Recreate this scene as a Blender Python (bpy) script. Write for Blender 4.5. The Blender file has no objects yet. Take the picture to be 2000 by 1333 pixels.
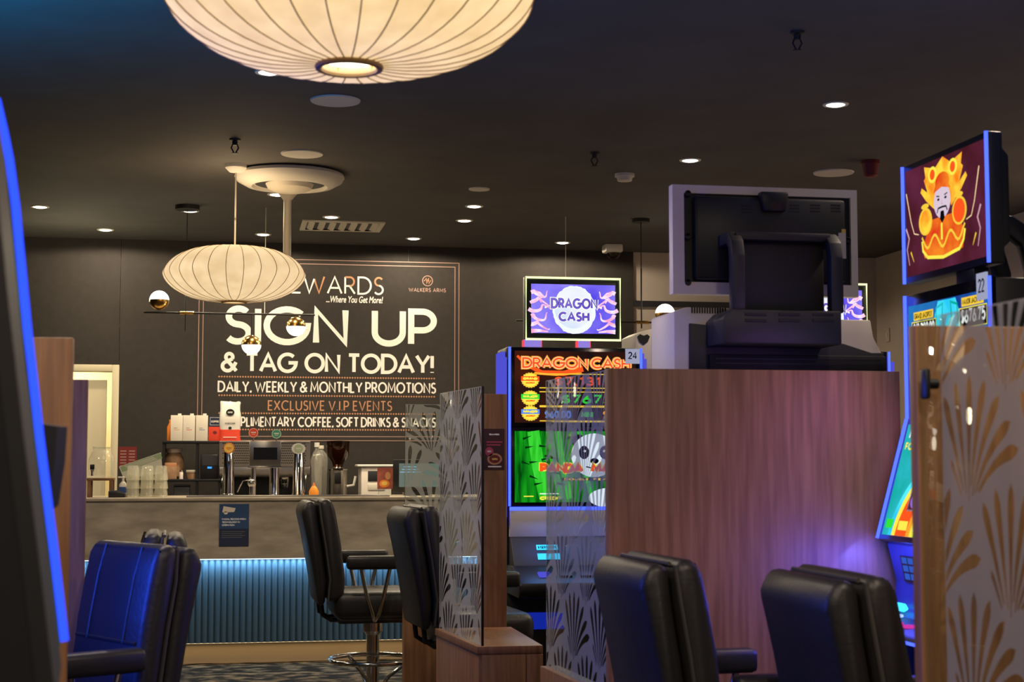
import bpy, bmesh, math, random
from mathutils import Vector, Matrix
from mathutils.geometry import delaunay_2d_cdt

random.seed(7)
PI = math.pi
S = bpy.context.scene
COL = S.collection

# ---------------------------------------------------------------- camera
EYE = Vector((0.0, 0.0, 1.37))
FPX = 3050.0
PHI = math.radians(10.3)          # camera heading, clockwise from +Y
PIT = math.atan(233.5 / FPX)      # pitch up
HEAD = Vector((math.sin(PHI), math.cos(PHI), 0))
RIGHT = Vector((math.cos(PHI), -math.sin(PHI), 0))
FWD = HEAD * math.cos(PIT) + Vector((0, 0, math.sin(PIT)))
UP = -HEAD * math.sin(PIT) + Vector((0, 0, math.cos(PIT)))
cam_data = bpy.data.cameras.new('camera')
cam = bpy.data.objects.new('camera', cam_data)
COL.objects.link(cam)
cam.matrix_world = Matrix((
    (RIGHT.x, UP.x, -FWD.x, EYE.x), (RIGHT.y, UP.y, -FWD.y, EYE.y),
    (RIGHT.z, UP.z, -FWD.z, EYE.z), (0, 0, 0, 1)))
cam_data.sensor_width = 36.0
cam_data.lens = FPX / 2000 * 36.0
cam_data.clip_start = 0.05
cam_data.dof.use_dof = True
cam_data.dof.focus_distance = 9.5
cam_data.dof.aperture_fstop = 6.5
S.camera = cam

# ---------------------------------------------------------------- world, exposure
W = bpy.data.worlds.new('dim_room')
W.use_nodes = True
W.node_tree.nodes['Background'].inputs[0].default_value = (0.75, 0.66, 0.60, 1)
W.node_tree.nodes['Background'].inputs[1].default_value = 0.20
S.world = W
S.view_settings.view_transform = 'Standard'
S.view_settings.look = 'None'
S.view_settings.gamma = 1.0
S.view_settings.use_curve_mapping = False
S.view_settings.exposure = 0.0
S.cycles.use_denoising = True
S.cycles.max_bounces = 8
S.cycles.transparent_max_bounces = 16
S.cycles.sample_clamp_indirect = 3.0

CEIL = 3.16


def ray(px, py):
    return RIGHT * ((px - 1000.0) / FPX) + UP * ((666.5 - py) / FPX) + FWD


def at(px, py, D):
    d = ray(px, py)
    return EYE + d * (D / d.dot(HEAD))


def hitY(px, py, Y):
    d = ray(px, py)
    return EYE + d * (Y / d.y)


def hitX(px, py, X):
    d = ray(px, py)
    return EYE + d * (X / d.x)


def hitZ(px, py, Z):
    d = ray(px, py)
    return EYE + d * ((Z - EYE.z) / d.z)


# ---------------------------------------------------------------- large lights of the room
def lamp(name, kind, loc, energy, color, **kw):
    L = bpy.data.lights.new(name, kind)
    L.energy = energy
    L.color = color
    rot = kw.pop('aim', None)
    for k, v in kw.items():
        setattr(L, k, v)
    o = bpy.data.objects.new(name, L)
    COL.objects.link(o)
    o.location = loc
    if rot is not None:
        o.rotation_euler = Vector(rot).to_track_quat('-Z', 'Y').to_euler()
    return o


# ---------------------------------------------------------------- materials
def new_mat(name):
    m = bpy.data.materials.new(name)
    m.use_nodes = True
    nt = m.node_tree
    nt.nodes.clear()
    out = nt.nodes.new('ShaderNodeOutputMaterial')
    return m, nt, out


def pbr(name, col, rough=0.5, metal=0.0, spec=0.5, noise=0.0, scale=8.0, stretch=None, bump=0.0, col2=None, coat=0.0, detail=6.0, rot=None, lo=.32, hi=.68):
    m, nt, out = new_mat(name)
    b = nt.nodes.new('ShaderNodeBsdfPrincipled')
    b.inputs['Base Color'].default_value = (*col, 1)
    b.inputs['Roughness'].default_value = rough
    b.inputs['Metallic'].default_value = metal
    b.inputs['Specular IOR Level'].default_value = spec
    b.inputs['Coat Weight'].default_value = coat
    if noise > 0 or bump > 0 or col2:
        tc = nt.nodes.new('ShaderNodeTexCoord')
        mp = nt.nodes.new('ShaderNodeMapping')
        if stretch:
            mp.inputs['Scale'].default_value = stretch
        if rot:
            mp.inputs['Rotation'].default_value = rot
        nz = nt.nodes.new('ShaderNodeTexNoise')
        nz.inputs['Scale'].default_value = scale
        nz.inputs['Detail'].default_value = detail
        nt.links.new(tc.outputs['Object'], mp.inputs['Vector'])
        nt.links.new(mp.outputs[0], nz.inputs['Vector'])
        if noise > 0 or col2:
            rp = nt.nodes.new('ShaderNodeValToRGB')
            c2 = col2 or tuple(min(1, c * (1 + noise)) for c in col)
            c1 = col if col2 else tuple(c * (1 - noise) for c in col)
            rp.color_ramp.elements[0].position = lo
            rp.color_ramp.elements[1].position = hi
            rp.color_ramp.elements[0].color = (*c1, 1)
            rp.color_ramp.elements[1].color = (*c2, 1)
            nt.links.new(nz.outputs[0], rp.inputs[0])
            nt.links.new(rp.outputs[0], b.inputs['Base Color'])
        if bump > 0:
            bp = nt.nodes.new('ShaderNodeBump')
            bp.inputs['Strength'].default_value = bump
            bp.inputs['Distance'].default_value = 0.01
            nt.links.new(nz.outputs[0], bp.inputs['Height'])
            nt.links.new(bp.outputs[0], b.inputs['Normal'])
    nt.links.new(b.outputs[0], out.inputs[0])
    return m


def em(name, col, strength=1.0, col2=None, scale=6.0, stretch=None, lo=0.35, hi=0.65, light=True):
    m, nt, out = new_mat(name)
    e = nt.nodes.new('ShaderNodeEmission')
    e.inputs[0].default_value = (*col, 1)
    e.inputs[1].default_value = strength
    if col2:
        tc = nt.nodes.new('ShaderNodeTexCoord')
        mp = nt.nodes.new('ShaderNodeMapping')
        if stretch:
            mp.inputs['Scale'].default_value = stretch
        nz = nt.nodes.new('ShaderNodeTexNoise')
        nz.inputs['Scale'].default_value = scale
        nz.inputs['Detail'].default_value = 5
        rp = nt.nodes.new('ShaderNodeValToRGB')
        rp.color_ramp.elements[0].position = lo
        rp.color_ramp.elements[1].position = hi
        rp.color_ramp.elements[0].color = (*col, 1)
        rp.color_ramp.elements[1].color = (*col2, 1)
        nt.links.new(tc.outputs['Object'], mp.inputs['Vector'])
        nt.links.new(mp.outputs[0], nz.inputs['Vector'])
        nt.links.new(nz.outputs[0], rp.inputs[0])
        nt.links.new(rp.outputs[0], e.inputs[0])
    nt.links.new(e.outputs[0], out.inputs[0])
    if not light:
        m.cycles.emission_sampling = 'NONE'
    return m


def glassy(name, tint=(0.9, 0.95, 0.93), rough=0.02, refl=1.0, haze=0.0, ior=1.4):
    m, nt, out = new_mat(name)
    t = nt.nodes.new('ShaderNodeBsdfTransparent')
    t.inputs[0].default_value = (*tint, 1)
    g = nt.nodes.new('ShaderNodeBsdfGlossy')
    g.inputs[0].default_value = (refl, refl, refl, 1)
    g.inputs['Roughness'].default_value = rough
    f = nt.nodes.new('ShaderNodeFresnel')
    f.inputs[0].default_value = ior
    mx = nt.nodes.new('ShaderNodeMixShader')
    geo = nt.nodes.new('ShaderNodeNewGeometry')
    inv = nt.nodes.new('ShaderNodeMath')          # only the outer side of the sheet mirrors
    inv.operation = 'SUBTRACT'
    inv.inputs[0].default_value = 1.0
    mul = nt.nodes.new('ShaderNodeMath')
    mul.operation = 'MULTIPLY'
    nt.links.new(geo.outputs['Backfacing'], inv.inputs[1])
    nt.links.new(f.outputs[0], mul.inputs[0])
    nt.links.new(inv.outputs[0], mul.inputs[1])
    nt.links.new(mul.outputs[0], mx.inputs[0])
    nt.links.new(t.outputs[0], mx.inputs[1])
    nt.links.new(g.outputs[0], mx.inputs[2])
    if haze > 0:
        d = nt.nodes.new('ShaderNodeBsdfTranslucent')
        d.inputs[0].default_value = (.9, .88, .78, 1)
        d2 = nt.nodes.new('ShaderNodeBsdfDiffuse')
        d2.inputs[0].default_value = (.9, .88, .78, 1)
        m1 = nt.nodes.new('ShaderNodeMixShader')
        m1.inputs[0].default_value = .5
        m2 = nt.nodes.new('ShaderNodeMixShader')
        m2.inputs[0].default_value = haze
        nt.links.new(d.outputs[0], m1.inputs[1])
        nt.links.new(d2.outputs[0], m1.inputs[2])
        nt.links.new(mx.outputs[0], m2.inputs[1])
        nt.links.new(m1.outputs[0], m2.inputs[2])
        mx = m2
    nt.links.new(mx.outputs[0], out.inputs[0])
    return m


def frost(name, col, clear=0.25):
    m, nt, out = new_mat(name)
    d = nt.nodes.new('ShaderNodeBsdfDiffuse')
    d.inputs[0].default_value = (*col, 1)
    tr = nt.nodes.new('ShaderNodeBsdfTranslucent')
    tr.inputs[0].default_value = (*col, 1)
    m1 = nt.nodes.new('ShaderNodeMixShader')
    m1.inputs[0].default_value = 0.45
    t = nt.nodes.new('ShaderNodeBsdfTransparent')
    m2 = nt.nodes.new('ShaderNodeMixShader')
    m2.inputs[0].default_value = clear
    nt.links.new(d.outputs[0], m1.inputs[1])
    nt.links.new(tr.outputs[0], m1.inputs[2])
    nt.links.new(m1.outputs[0], m2.inputs[1])
    nt.links.new(t.outputs[0], m2.inputs[2])
    nt.links.new(m2.outputs[0], out.inputs[0])
    return m


def lampshade(name, col, strength):
    m, nt, out = new_mat(name)
    d = nt.nodes.new('ShaderNodeBsdfDiffuse')
    d.inputs[0].default_value = (0.75, 0.68, 0.55, 1)
    e = nt.nodes.new('ShaderNodeEmission')
    e.inputs[1].default_value = strength
    tc = nt.nodes.new('ShaderNodeTexCoord')
    nz = nt.nodes.new('ShaderNodeTexNoise')
    nz.inputs['Scale'].default_value = 14
    nz.inputs['Detail'].default_value = 8
    rp = nt.nodes.new('ShaderNodeValToRGB')
    rp.color_ramp.elements[0].position = 0.3
    rp.color_ramp.elements[1].position = 0.7
    rp.color_ramp.elements[0].color = (col[0] * .86, col[1] * .82, col[2] * .76, 1)
    rp.color_ramp.elements[1].color = (col[0] * 1.06, col[1] * 1.06, col[2] * 1.1, 1)
    ad = nt.nodes.new('ShaderNodeAddShader')
    nt.links.new(tc.outputs['Object'], nz.inputs['Vector'])
    nt.links.new(nz.outputs[0], rp.inputs[0])
    nt.links.new(rp.outputs[0], e.inputs[0])
    nt.links.new(d.outputs[0], ad.inputs[0])
    nt.links.new(e.outputs[0], ad.inputs[1])
    nt.links.new(ad.outputs[0], out.inputs[0])
    return m


M = {}
M['ceiling'] = pbr('ceiling_paint', (.085, .08, .076), .85, noise=.12, scale=3)
M['clad'] = pbr('dark_cladding', (.036, .031, .028), .7, spec=.2, noise=.1, scale=20)
M['beige'] = pbr('beige_paint', (.55, .47, .40), .8, noise=.05, scale=4)
M['cream'] = pbr('cream_paint', (.62, .55, .38), .6)
M['carpet'] = pbr('carpet', (.006, .0055, .005), .9, spec=.1, col2=(.13, .098, .058), scale=8, stretch=(1, 1.3, 1), detail=8, lo=.46, hi=.66)
M['wood'] = pbr('wood_laminate', (.17, .076, .032), .45, spec=.3, col2=(.28, .138, .064), scale=6, stretch=(9, 9, .55), detail=8)
M['stone'] = pbr('grey_stone', (.24, .215, .165), .45, col2=(.43, .38, .30), scale=4, stretch=(1, 1, 3.2), detail=12, rot=(0, .65, 0))
M['stone_top'] = pbr('grey_stone_top', (.36, .31, .23), .35, noise=.15, scale=9)
M['flute'] = pbr('fluted_dark', (.04, .08, .115), .45)
M['plinth'] = pbr('plinth', (.34, .27, .18), .5)
M['leather'] = pbr('black_leather', (.013, .0125, .013), .45, bump=.12, scale=60, spec=.4)
M['leather2'] = pbr('grey_leather', (.018, .017, .017), .42, spec=.4, bump=.12, scale=60)
M['piping'] = pbr('piping', (.05, .048, .044), .35)
M['chrome'] = pbr('chrome', (.62, .60, .57), .12, 1.0)
M['steel'] = pbr('brushed_steel', (.50, .47, .42), .28, 1.0, bump=.03, scale=40, stretch=(1, 1, 8))
M['brass'] = pbr('brass', (.72, .42, .12), .22, 1.0)
M['black'] = pbr('black_plastic', (.008, .008, .009), .38)
M['blackm'] = pbr('matt_black', (.010, .010, .011), .6)
M['grey'] = pbr('dark_grey_plastic', (.022, .022, .026), .5)
M['silver'] = pbr('silver_plastic', (.80, .73, .64), .42)
M['white'] = pbr('white_plastic', (.70, .67, .60), .5)
M['offwhite'] = pbr('off_white', (.72, .66, .55), .5)
M['red'] = pbr('red_print', (.75, .06, .025), .5)
M['darkred'] = pbr('dark_red', (.16, .012, .012), .5)
M['navy'] = pbr('navy_print', (.012, .02, .06), .5)
M['orange'] = pbr('orange_print', (.85, .25, .03), .5)
M['teal'] = pbr('teal_print', (.05, .30, .20), .5)
M['yellow'] = pbr('yellow_print', (.92, .60, .13), .5)
M['kraft'] = pbr('kraft', (.36, .21, .11), .7, noise=.2, scale=30)
M['brown'] = pbr('brown_timber', (.16, .08, .035), .5, noise=.3, scale=20)
M['lettering'] = pbr('sign_lettering', (.86, .82, .76), .6)
M['copper'] = pbr('copper_print', (.50, .24, .12), .5)
M['pinkline'] = pbr('pink_line', (.33, .21, .17), .5)
M['glass'] = glassy('clear_glass', (.93, .96, .94), refl=.45)
M['tumbler'] = glassy('tumbler_glass', (.95, .95, .92), haze=.20, ior=1.8)
M['hopper'] = glassy('smoked_hopper', (.40, .25, .16))
M['frost'] = frost('frosted_film', (.46, .455, .41), .30)
M['frost_w'] = frost('frosted_film_pale', (.66, .63, .55), .14)
M['shade'] = lampshade('paper_shade', (1.0, .71, .35), .98)
M['shade2'] = lampshade('paper_shade_far', (1.0, .73, .40), .88)
M['rib'] = pbr('shade_rib', (.36, .23, .11), .6)
M['bulb'] = em('bulb_glow', (1, .90, .72), 6)
M['globe'] = em('globe_glow', (1, .95, .82), 4)
M['down'] = em('downlight_glow', (1, .93, .78), 9)
M['blue_led'] = em('blue_led', (.02, .06, 1.0), 2.0)
M['blue_led2'] = em('blue_led_pale', (.055, .10, 1.0), 2.4)
M['blue_soft'] = em('blue_soft', (.10, .10, .80), .8)
M['neon'] = em('neon_yellow_green', (.88, 1.0, .42), 1.7)
M['cool_led'] = em('cool_led', (.55, .80, 1.0), 3.0)
M['warm_led'] = em('warm_led', (1.0, .72, .38), 1.4)
M['screen_black'] = pbr('screen_black', (.004, .004, .005), .15)


# ---------------------------------------------------------------- mesh builder
class MB:
    def __init__(self, off=(0, 0, 0)):
        self.bm = bmesh.new()
        self.mats = []
        self.off = Vector(off)

    def mi(self, m):
        if isinstance(m, str):
            m = M[m]
        if m not in self.mats:
            self.mats.append(m)
        return self.mats.index(m)

    def add(self, vs, fs, m, smooth=False):
        i = self.mi(m)
        bv = [self.bm.verts.new(Vector(v)) for v in vs]
        for f in fs:
            try:
                face = self.bm.faces.new([bv[k] for k in f])
                face.material_index = i
                face.smooth = smooth
            except ValueError:
                pass
        return self

    def merge(self, t, m, mat4=None, smooth=True):
        t.verts.index_update()
        vs = [(mat4 @ v.co) if mat4 else v.co.copy() for v in t.verts]
        fs = [[v.index for v in f.verts] for f in t.faces]
        t.free()
        return self.add(vs, fs, m, smooth)

    def box(self, c, s, m, bev=0.0, rot=None, seg=2):
        t = bmesh.new()
        bmesh.ops.create_cube(t, size=1.0)
        for v in t.verts:
            v.co = Vector((v.co.x * s[0], v.co.y * s[1], v.co.z * s[2]))
        if bev > 0:
            bmesh.ops.bevel(t, geom=t.edges[:], offset=min(bev, min(s) * .49), segments=seg, profile=.5, affect='EDGES')
        mt = Matrix.Translation(Vector(c))
        if rot is not None:
            mt = mt @ (rot if isinstance(rot, Matrix) else Matrix.Rotation(rot[1], 4, rot[0]))
        return self.merge(t, m, mt, bev > 0)

    def bb(self, x0, x1, y0, y1, z0, z1, m, bev=0.0, seg=2):
        return self.box(((x0 + x1) / 2, (y0 + y1) / 2, (z0 + z1) / 2), (abs(x1 - x0), abs(y1 - y0), abs(z1 - z0)), m, bev, seg=seg)

    def prism(self, poly, o, u, v, n, depth, m, bev=0.0, smooth=False):
        """poly in (u,v) about o, extruded along n by depth"""
        o, u, v, n = Vector(o), Vector(u), Vector(v), Vector(n)
        t = bmesh.new()
        a = [t.verts.new(o + u * p[0] + v * p[1]) for p in poly]
        b = [t.verts.new(o + u * p[0] + v * p[1] + n * depth) for p in poly]
        k = len(poly)
        t.faces.new(a)
        t.faces.new(b[::-1])
        for i in range(k):
            t.faces.new((a[i], a[(i + 1) % k], b[(i + 1) % k], b[i]))
        bmesh.ops.recalc_face_normals(t, faces=t.faces[:])
        if bev > 0:
            bmesh.ops.bevel(t, geom=t.edges[:], offset=bev, segments=2, profile=.5, affect='EDGES')
        return self.merge(t, m, None, smooth or bev > 0)

    def tube(self, path, r, m, n=10, closed=False):
        P = [Vector(p) for p in path]
        k = len(P)
        rs = r if isinstance(r, (list, tuple)) else [r] * k
        rings, vs = [], []
        ref = None
        for i, p in enumerate(P):
            if closed:
                d = P[(i + 1) % k] - P[i - 1]
            else:
                d = P[min(i + 1, k - 1)] - P[max(i - 1, 0)]
            d = d.normalized() if d.length > 1e-9 else Vector((0, 0, 1))
            if ref is None:
                ref = Vector((0, 0, 1)) if abs(d.z) < .9 else Vector((1, 0, 0))
            x = (ref - d * ref.dot(d)).normalized()
            y = d.cross(x)
            ref = x
            for j in range(n):
                a = 2 * PI * j / n
                vs.append(p + (x * math.cos(a) + y * math.sin(a)) * rs[i])
        fs = []
        for i in range(k if closed else k - 1):
            i2 = (i + 1) % k
            for j in range(n):
                j2 = (j + 1) % n
                fs.append((i * n + j, i * n + j2, i2 * n + j2, i2 * n + j))
        if not closed:
            fs.append(tuple(range(n))[::-1])
            fs.append(tuple(range((k - 1) * n, k * n)))
        return self.add(vs, fs, m, True)

    def cyl(self, p0, p1, r, m, r1=None, n=20):
        return self.tube([p0, p1], [r, r if r1 is None else r1], m, n)

    def lathe(self, prof, c, m, n=40, axis=None):
        """prof: (r,z) list"""
        c = Vector(c)
        q = Vector((0, 0, 1)).rotation_difference(Vector(axis)) if axis is not None else None
        vs, fs = [], []
        for r, z in prof:
            for j in range(n):
                a = 2 * PI * j / n
                v = Vector((r * math.cos(a), r * math.sin(a), z))
                if q:
                    v = q @ v
                vs.append(c + v)
        k = len(prof)
        for i in range(k - 1):
            for j in range(n):
                j2 = (j + 1) % n
                fs.append((i * n + j, i * n + j2, (i + 1) * n + j2, (i + 1) * n + j))
        if prof[0][0] > 1e-6:
            fs.append(tuple(range(n))[::-1])
        if prof[-1][0] > 1e-6:
            fs.append(tuple(range((k - 1) * n, k * n)))
        return self.add(vs, fs, m, True)

    def sphere(self, c, r, m, a0=-90, a1=90, n=28, k=14):
        prof = [(max(1e-5, r * math.cos(math.radians(a0 + (a1 - a0) * i / k))), r * math.sin(math.radians(a0 + (a1 - a0) * i / k))) for i in range(k + 1)]
        return self.lathe(prof, c, m, n)

    def build(self, name, parent=None, angle=38):
        me = bpy.data.meshes.new(name)
        bmesh.ops.remove_doubles(self.bm, verts=self.bm.verts[:], dist=1e-6)
        for v in self.bm.verts:
            v.co -= self.off
        self.bm.to_mesh(me)
        self.bm.free()
        for m in self.mats:
            me.materials.append(m)
        me.set_sharp_from_angle(angle=math.radians(angle))
        o = bpy.data.objects.new(name, me)
        COL.objects.link(o)
        if parent is not None:
            o.parent = parent
        else:
            o.location = self.off
        return o


def tag(o, label, cat, group=None):
    o['label'] = label
    o['category'] = cat
    if group:
        o['group'] = group
    return o


def thing(name, label, cat, loc=(0, 0, 0), rz=0.0, group=None):
    o = bpy.data.objects.new(name, None)
    o.empty_display_size = .05
    COL.objects.link(o)
    o.location = loc
    o.rotation_euler = (0, 0, rz)
    return tag(o, label, cat, group)


def struct(o):
    o['kind'] = 'structure'
    return o


def dup(root, loc, rz, label, group=None, skip=()):
    r = root.copy()
    COL.objects.link(r)
    r.location = loc
    r.rotation_euler = (0, 0, rz)
    r['label'] = label
    if group:
        r['group'] = group
    for ch in list(root.children):
        if ch.name.split('.')[0] in skip:
            continue
        c = ch.copy()
        COL.objects.link(c)
        c.parent = r
        for g in list(ch.children):
            d = g.copy()
            COL.objects.link(d)
            d.parent = c
    return r


# ---------------------------------------------------------------- stroke lettering
def arc(cx, cy, rx, ry, a0, a1, n=16):
    return [(cx + rx * math.cos(math.radians(a0 + (a1 - a0) * i / n)), cy + ry * math.sin(math.radians(a0 + (a1 - a0) * i / n))) for i in range(n + 1)]


GL = {
    'A': (.86, [[(0, 0), (.43, 1), (.86, 0)], [(.15, .33), (.71, .33)]]),
    'B': (.58, [[(.28, .52), (0, .52), (0, 1), (.28, 1)] + arc(.28, .76, .24, .24, 90, -90), [(0, .52), (0, 0), (.28, 0)] + arc(.3, .26, .28, .26, -90, 90)]),
    'C': (.84, [arc(.5, .5, .5, .5, 48, 312, 24)]),
    'D': (.78, [[(.28, 0), (0, 0), (0, 1), (.28, 1)] + arc(.28, .5, .5, .5, 90, -90, 20)]),
    'E': (.50, [[(.5, 1), (0, 1), (0, 0), (.5, 0)], [(0, .5), (.44, .5)]]),
    'F': (.48, [[(.48, 1), (0, 1), (0, 0)], [(0, .5), (.42, .5)]]),
    'G': (1.0, [arc(.5, .5, .5, .5, 45, 360, 26) + [(.56, .5)]]),
    'H': (.70, [[(0, 0), (0, 1)], [(.7, 0), (.7, 1)], [(0, .5), (.7, .5)]]),
    'I': (.0, [[(0, 0), (0, 1)]]),
    'J': (.42, [[(.42, 1), (.42, .22)] + arc(.2, .22, .22, .22, 0, -150, 8)]),
    'K': (.60, [[(0, 0), (0, 1)], [(.56, 1), (0, .45)], [(.18, .60), (.60, 0)]]),
    'L': (.46, [[(0, 1), (0, 0), (.46, 0)]]),
    'M': (.92, [[(0, 0), (.08, 1), (.46, .22), (.84, 1), (.92, 0)]]),
    'N': (.72, [[(0, 0), (0, 1), (.72, 0), (.72, 1)]]),
    'O': (1.0, [arc(.5, .5, .5, .5, 90, 450, 32)]),
    'P': (.58, [[(0, 0), (0, 1), (.28, 1)] + arc(.28, .71, .29, .29, 90, -90), [(.29, .42), (.03, .42)]]),
    'Q': (1.0, [arc(.5, .5, .5, .5, 90, 450, 32), [(.6, .3), (.95, -.02)]]),
    'R': (.60, [[(0, 0), (0, 1), (.28, 1)] + arc(.28, .73, .27, .27, 90, -90), [(.29, .46), (.03, .46)], [(.28, .46), (.6, 0)]]),
    'S': (.54, [arc(.28, .76, .24, .24, 35, 262, 14) + arc(.26, .26, .27, .26, 82, -145, 14)]),
    'T': (.62, [[(0, 1), (.62, 1)], [(.31, 1), (.31, 0)]]),
    'U': (.70, [[(0, 1), (0, .35)] + arc(.35, .35, .35, .35, 180, 360, 18) + [(.7, 1)]]),
    'V': (.80, [[(0, 1), (.4, 0), (.8, 1)]]),
    'W': (1.24, [[(0, 1), (.32, 0), (.62, .85), (.92, 0), (1.24, 1)]]),
    'X': (.70, [[(0, 0), (.7, 1)], [(0, 1), (.7, 0)]]),
    'Y': (.74, [[(0, 1), (.37, .45), (.74, 1)], [(.37, .45), (.37, 0)]]),
    'Z': (.62, [[(0, 1), (.62, 1), (0, 0), (.62, 0)]]),
    '&': (.80, [[(.80, 0), (.22, .68)], arc(.39, .80, .20, .20, 217, -30, 16), [(.57, .70), (.20, .51)], arc(.30, .27, .30, .27, 112, 305, 16), [(.47, .045), (.64, .24), (.78, .50)]]),
    '!': (.02, [[(0, 1), (0, .28)], [(0, .05), (0, 0)]]),
    '.': (.02, [[(0, .06), (0, 0)]]),
    ',': (.08, [[(.08, .10), (0, -.12)]]),
    '$': (.54, [arc(.28, .74, .24, .22, 35, 262, 12) + arc(.26, .28, .27, .24, 82, -145, 12), [(.27, 1.1), (.27, -.1)]]),
    '0': (.62, [arc(.31, .5, .31, .5, 90, 450, 24)]),
    '1': (.22, [[(0, .8), (.2, 1), (.2, 0)]]),
    '2': (.55, [arc(.27, .73, .26, .27, 165, -35, 12) + [(0, 0), (.55, 0)]]),
    '3': (.55, [arc(.26, .75, .24, .25, 150, -90, 12) + arc(.26, .25, .28, .25, 90, -150, 12)]),
    '4': (.62, [[(.46, 0), (.46, 1), (0, .28), (.62, .28)]]),
    '5': (.54, [[(.48, 1), (.1, 1), (.05, .55)] + arc(.25, .32, .28, .32, 120, -150, 14)]),
    '6': (.58, [[(.42, 1), (.06, .42)] + arc(.29, .29, .28, .29, 150, 510, 22)]),
    '7': (.55, [[(0, 1), (.55, 1), (.15, 0)]]),
    '8': (.56, [arc(.28, .76, .23, .24, 90, 450, 20), arc(.28, .26, .28, .26, 90, 450, 20)]),
    '9': (.58, [[(.16, 0), (.52, .58)] + arc(.29, .71, .28, .29, -30, 330, 22)]),
}


def layout(txt, sp=.24, word=.42):
    x, out = 0.0, []
    for ch in txt:
        if ch == ' ':
            x += word
            continue
        w, st = GL[ch]
        out.append([[(x + p[0], p[1]) for p in s] for s in st])
        x += w + sp
    return out, x - sp


class Canvas:
    """flat print on a surface: u right, v up, n out of the surface"""

    def __init__(self, mb, o, u, v, n, step=.0007):
        self.mb, self.o = mb, Vector(o)
        self.u, self.v, self.n = Vector(u).normalized(), Vector(v).normalized(), Vector(n).normalized()
        self.lv, self.step = 0.0, step
        self.nl = 0

    def up(self):
        self.lv += self.step
        return self

    def p(self, x, y):
        return self.o + self.u * x + self.v * y + self.n * self.lv

    def poly(self, pts, m):
        self.mb.add([self.p(*q) for q in pts], [tuple(range(len(pts)))], m)

    def rect(self, x0, y0, x1, y1, m):
        self.poly([(x0, y0), (x1, y0), (x1, y1), (x0, y1)], m)

    def disc(self, cx, cy, rx, ry, m, n=36, jag=0.0, rnd=None):
        pts = []
        for i in range(n):
            a = 2 * PI * i / n
            k = 1 + (rnd.uniform(-jag, jag) if rnd else (jag if i % 2 else -jag))
            pts.append((cx + rx * k * math.cos(a), cy + ry * k * math.sin(a)))
        self.poly(pts, m)

    def line(self, pts, w, m, w1=None):
        pts = [p for i, p in enumerate(pts) if i == 0 or (Vector(p) - Vector(pts[i - 1])).length > 1e-5]
        k = len(pts)
        closed = k > 3 and (Vector(pts[0]) - Vector(pts[-1])).length < 1e-6
        L, R = [], []
        for i in range(k):
            p = Vector(pts[i])
            if closed and i in (0, k - 1):
                a, b = Vector(pts[k - 2]), Vector(pts[1])
            else:
                a = Vector(pts[i - 1]) if i > 0 else None
                b = Vector(pts[i + 1]) if i < k - 1 else None
            d0 = (p - a).normalized() if a is not None and (p - a).length > 1e-9 else None
            d1 = (b - p).normalized() if b is not None and (b - p).length > 1e-9 else None
            d0, d1 = d0 or d1, d1 or d0
            if d0 is None:
                d0 = d1 = Vector((1, 0))
            n0, n1 = Vector((-d0.y, d0.x)), Vector((-d1.y, d1.x))
            nn = n0 + n1
            nn = nn.normalized() if nn.length > 1e-6 else n0
            mit = 1.0 / max(.66, nn.dot(n0))
            ww = w if w1 is None else w + (w1 - w) * i / max(1, k - 1)
            L.append(p + nn * ww * .5 * mit)
            R.append(p - nn * ww * .5 * mit)
        self.nl = (self.nl + 1) % 7          # overlapping strokes must not share one plane
        nudge = self.n * (self.step * .06 * self.nl)
        vs = [self.p(q.x, q.y) + nudge for q in L] + [self.p(q.x, q.y) + nudge for q in R]
        self.mb.add(vs, [(i, k + i, k + i + 1, i + 1) for i in range(k - 1)], m)

    def text(self, txt, x0, x1, y0, y1, w, m, sp=.24, word=.42, sel=None, shear=0.0, only=None):
        gl, tw = layout(txt, sp, word)
        x0, x1, y0, y1 = x0 + w / 2, x1 - w / 2, y0 + w / 2, y1 - w / 2
        sx, sy = (x1 - x0) / max(tw, 1e-6), y1 - y0
        idx = 0
        for gi, g in enumerate(gl):
            if only is not None and gi not in only:
                continue
            mm = sel(gi) if sel else m
            for s in g:
                self.line([(x0 + q[0] * sx + shear * q[1] * sy, y0 + q[1] * sy) for q in s], w, mm)


def frame_rect(cv, x0, y0, x1, y1, w, m):
    cv.rect(x0, y0, x1, y0 + w, m)
    cv.rect(x0, y1 - w, x1, y1, m)
    cv.rect(x0, y0 + w, x0 + w, y1 - w, m)
    cv.rect(x1 - w, y0 + w, x1, y1 - w, m)


# ---------------------------------------------------------------- frosted fan film with cut-out leaves
def clip_poly(poly, x0, y0, x1, y1):
    def cl(pts, inside, cut):
        out = []
        for i in range(len(pts)):
            a, b = pts[i - 1], pts[i]
            ia, ib = inside(a), inside(b)
            if ib:
                if not ia:
                    out.append(cut(a, b))
                out.append(b)
            elif ia:
                out.append(cut(a, b))
        return out

    def cx(v):
        return lambda a, b: (v, a[1] + (b[1] - a[1]) * (v - a[0]) / (b[0] - a[0]))

    def cy(v):
        return lambda a, b: (a[0] + (b[0] - a[0]) * (v - a[1]) / (b[1] - a[1]), v)
    for ins, ct in ((lambda p: p[0] >= x0, cx(x0)), (lambda p: p[0] <= x1, cx(x1)), (lambda p: p[1] >= y0, cy(y0)), (lambda p: p[1] <= y1, cy(y1))):
        if len(poly) < 3:
            return []
        poly = cl(poly, ins, ct)
    return poly


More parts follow.
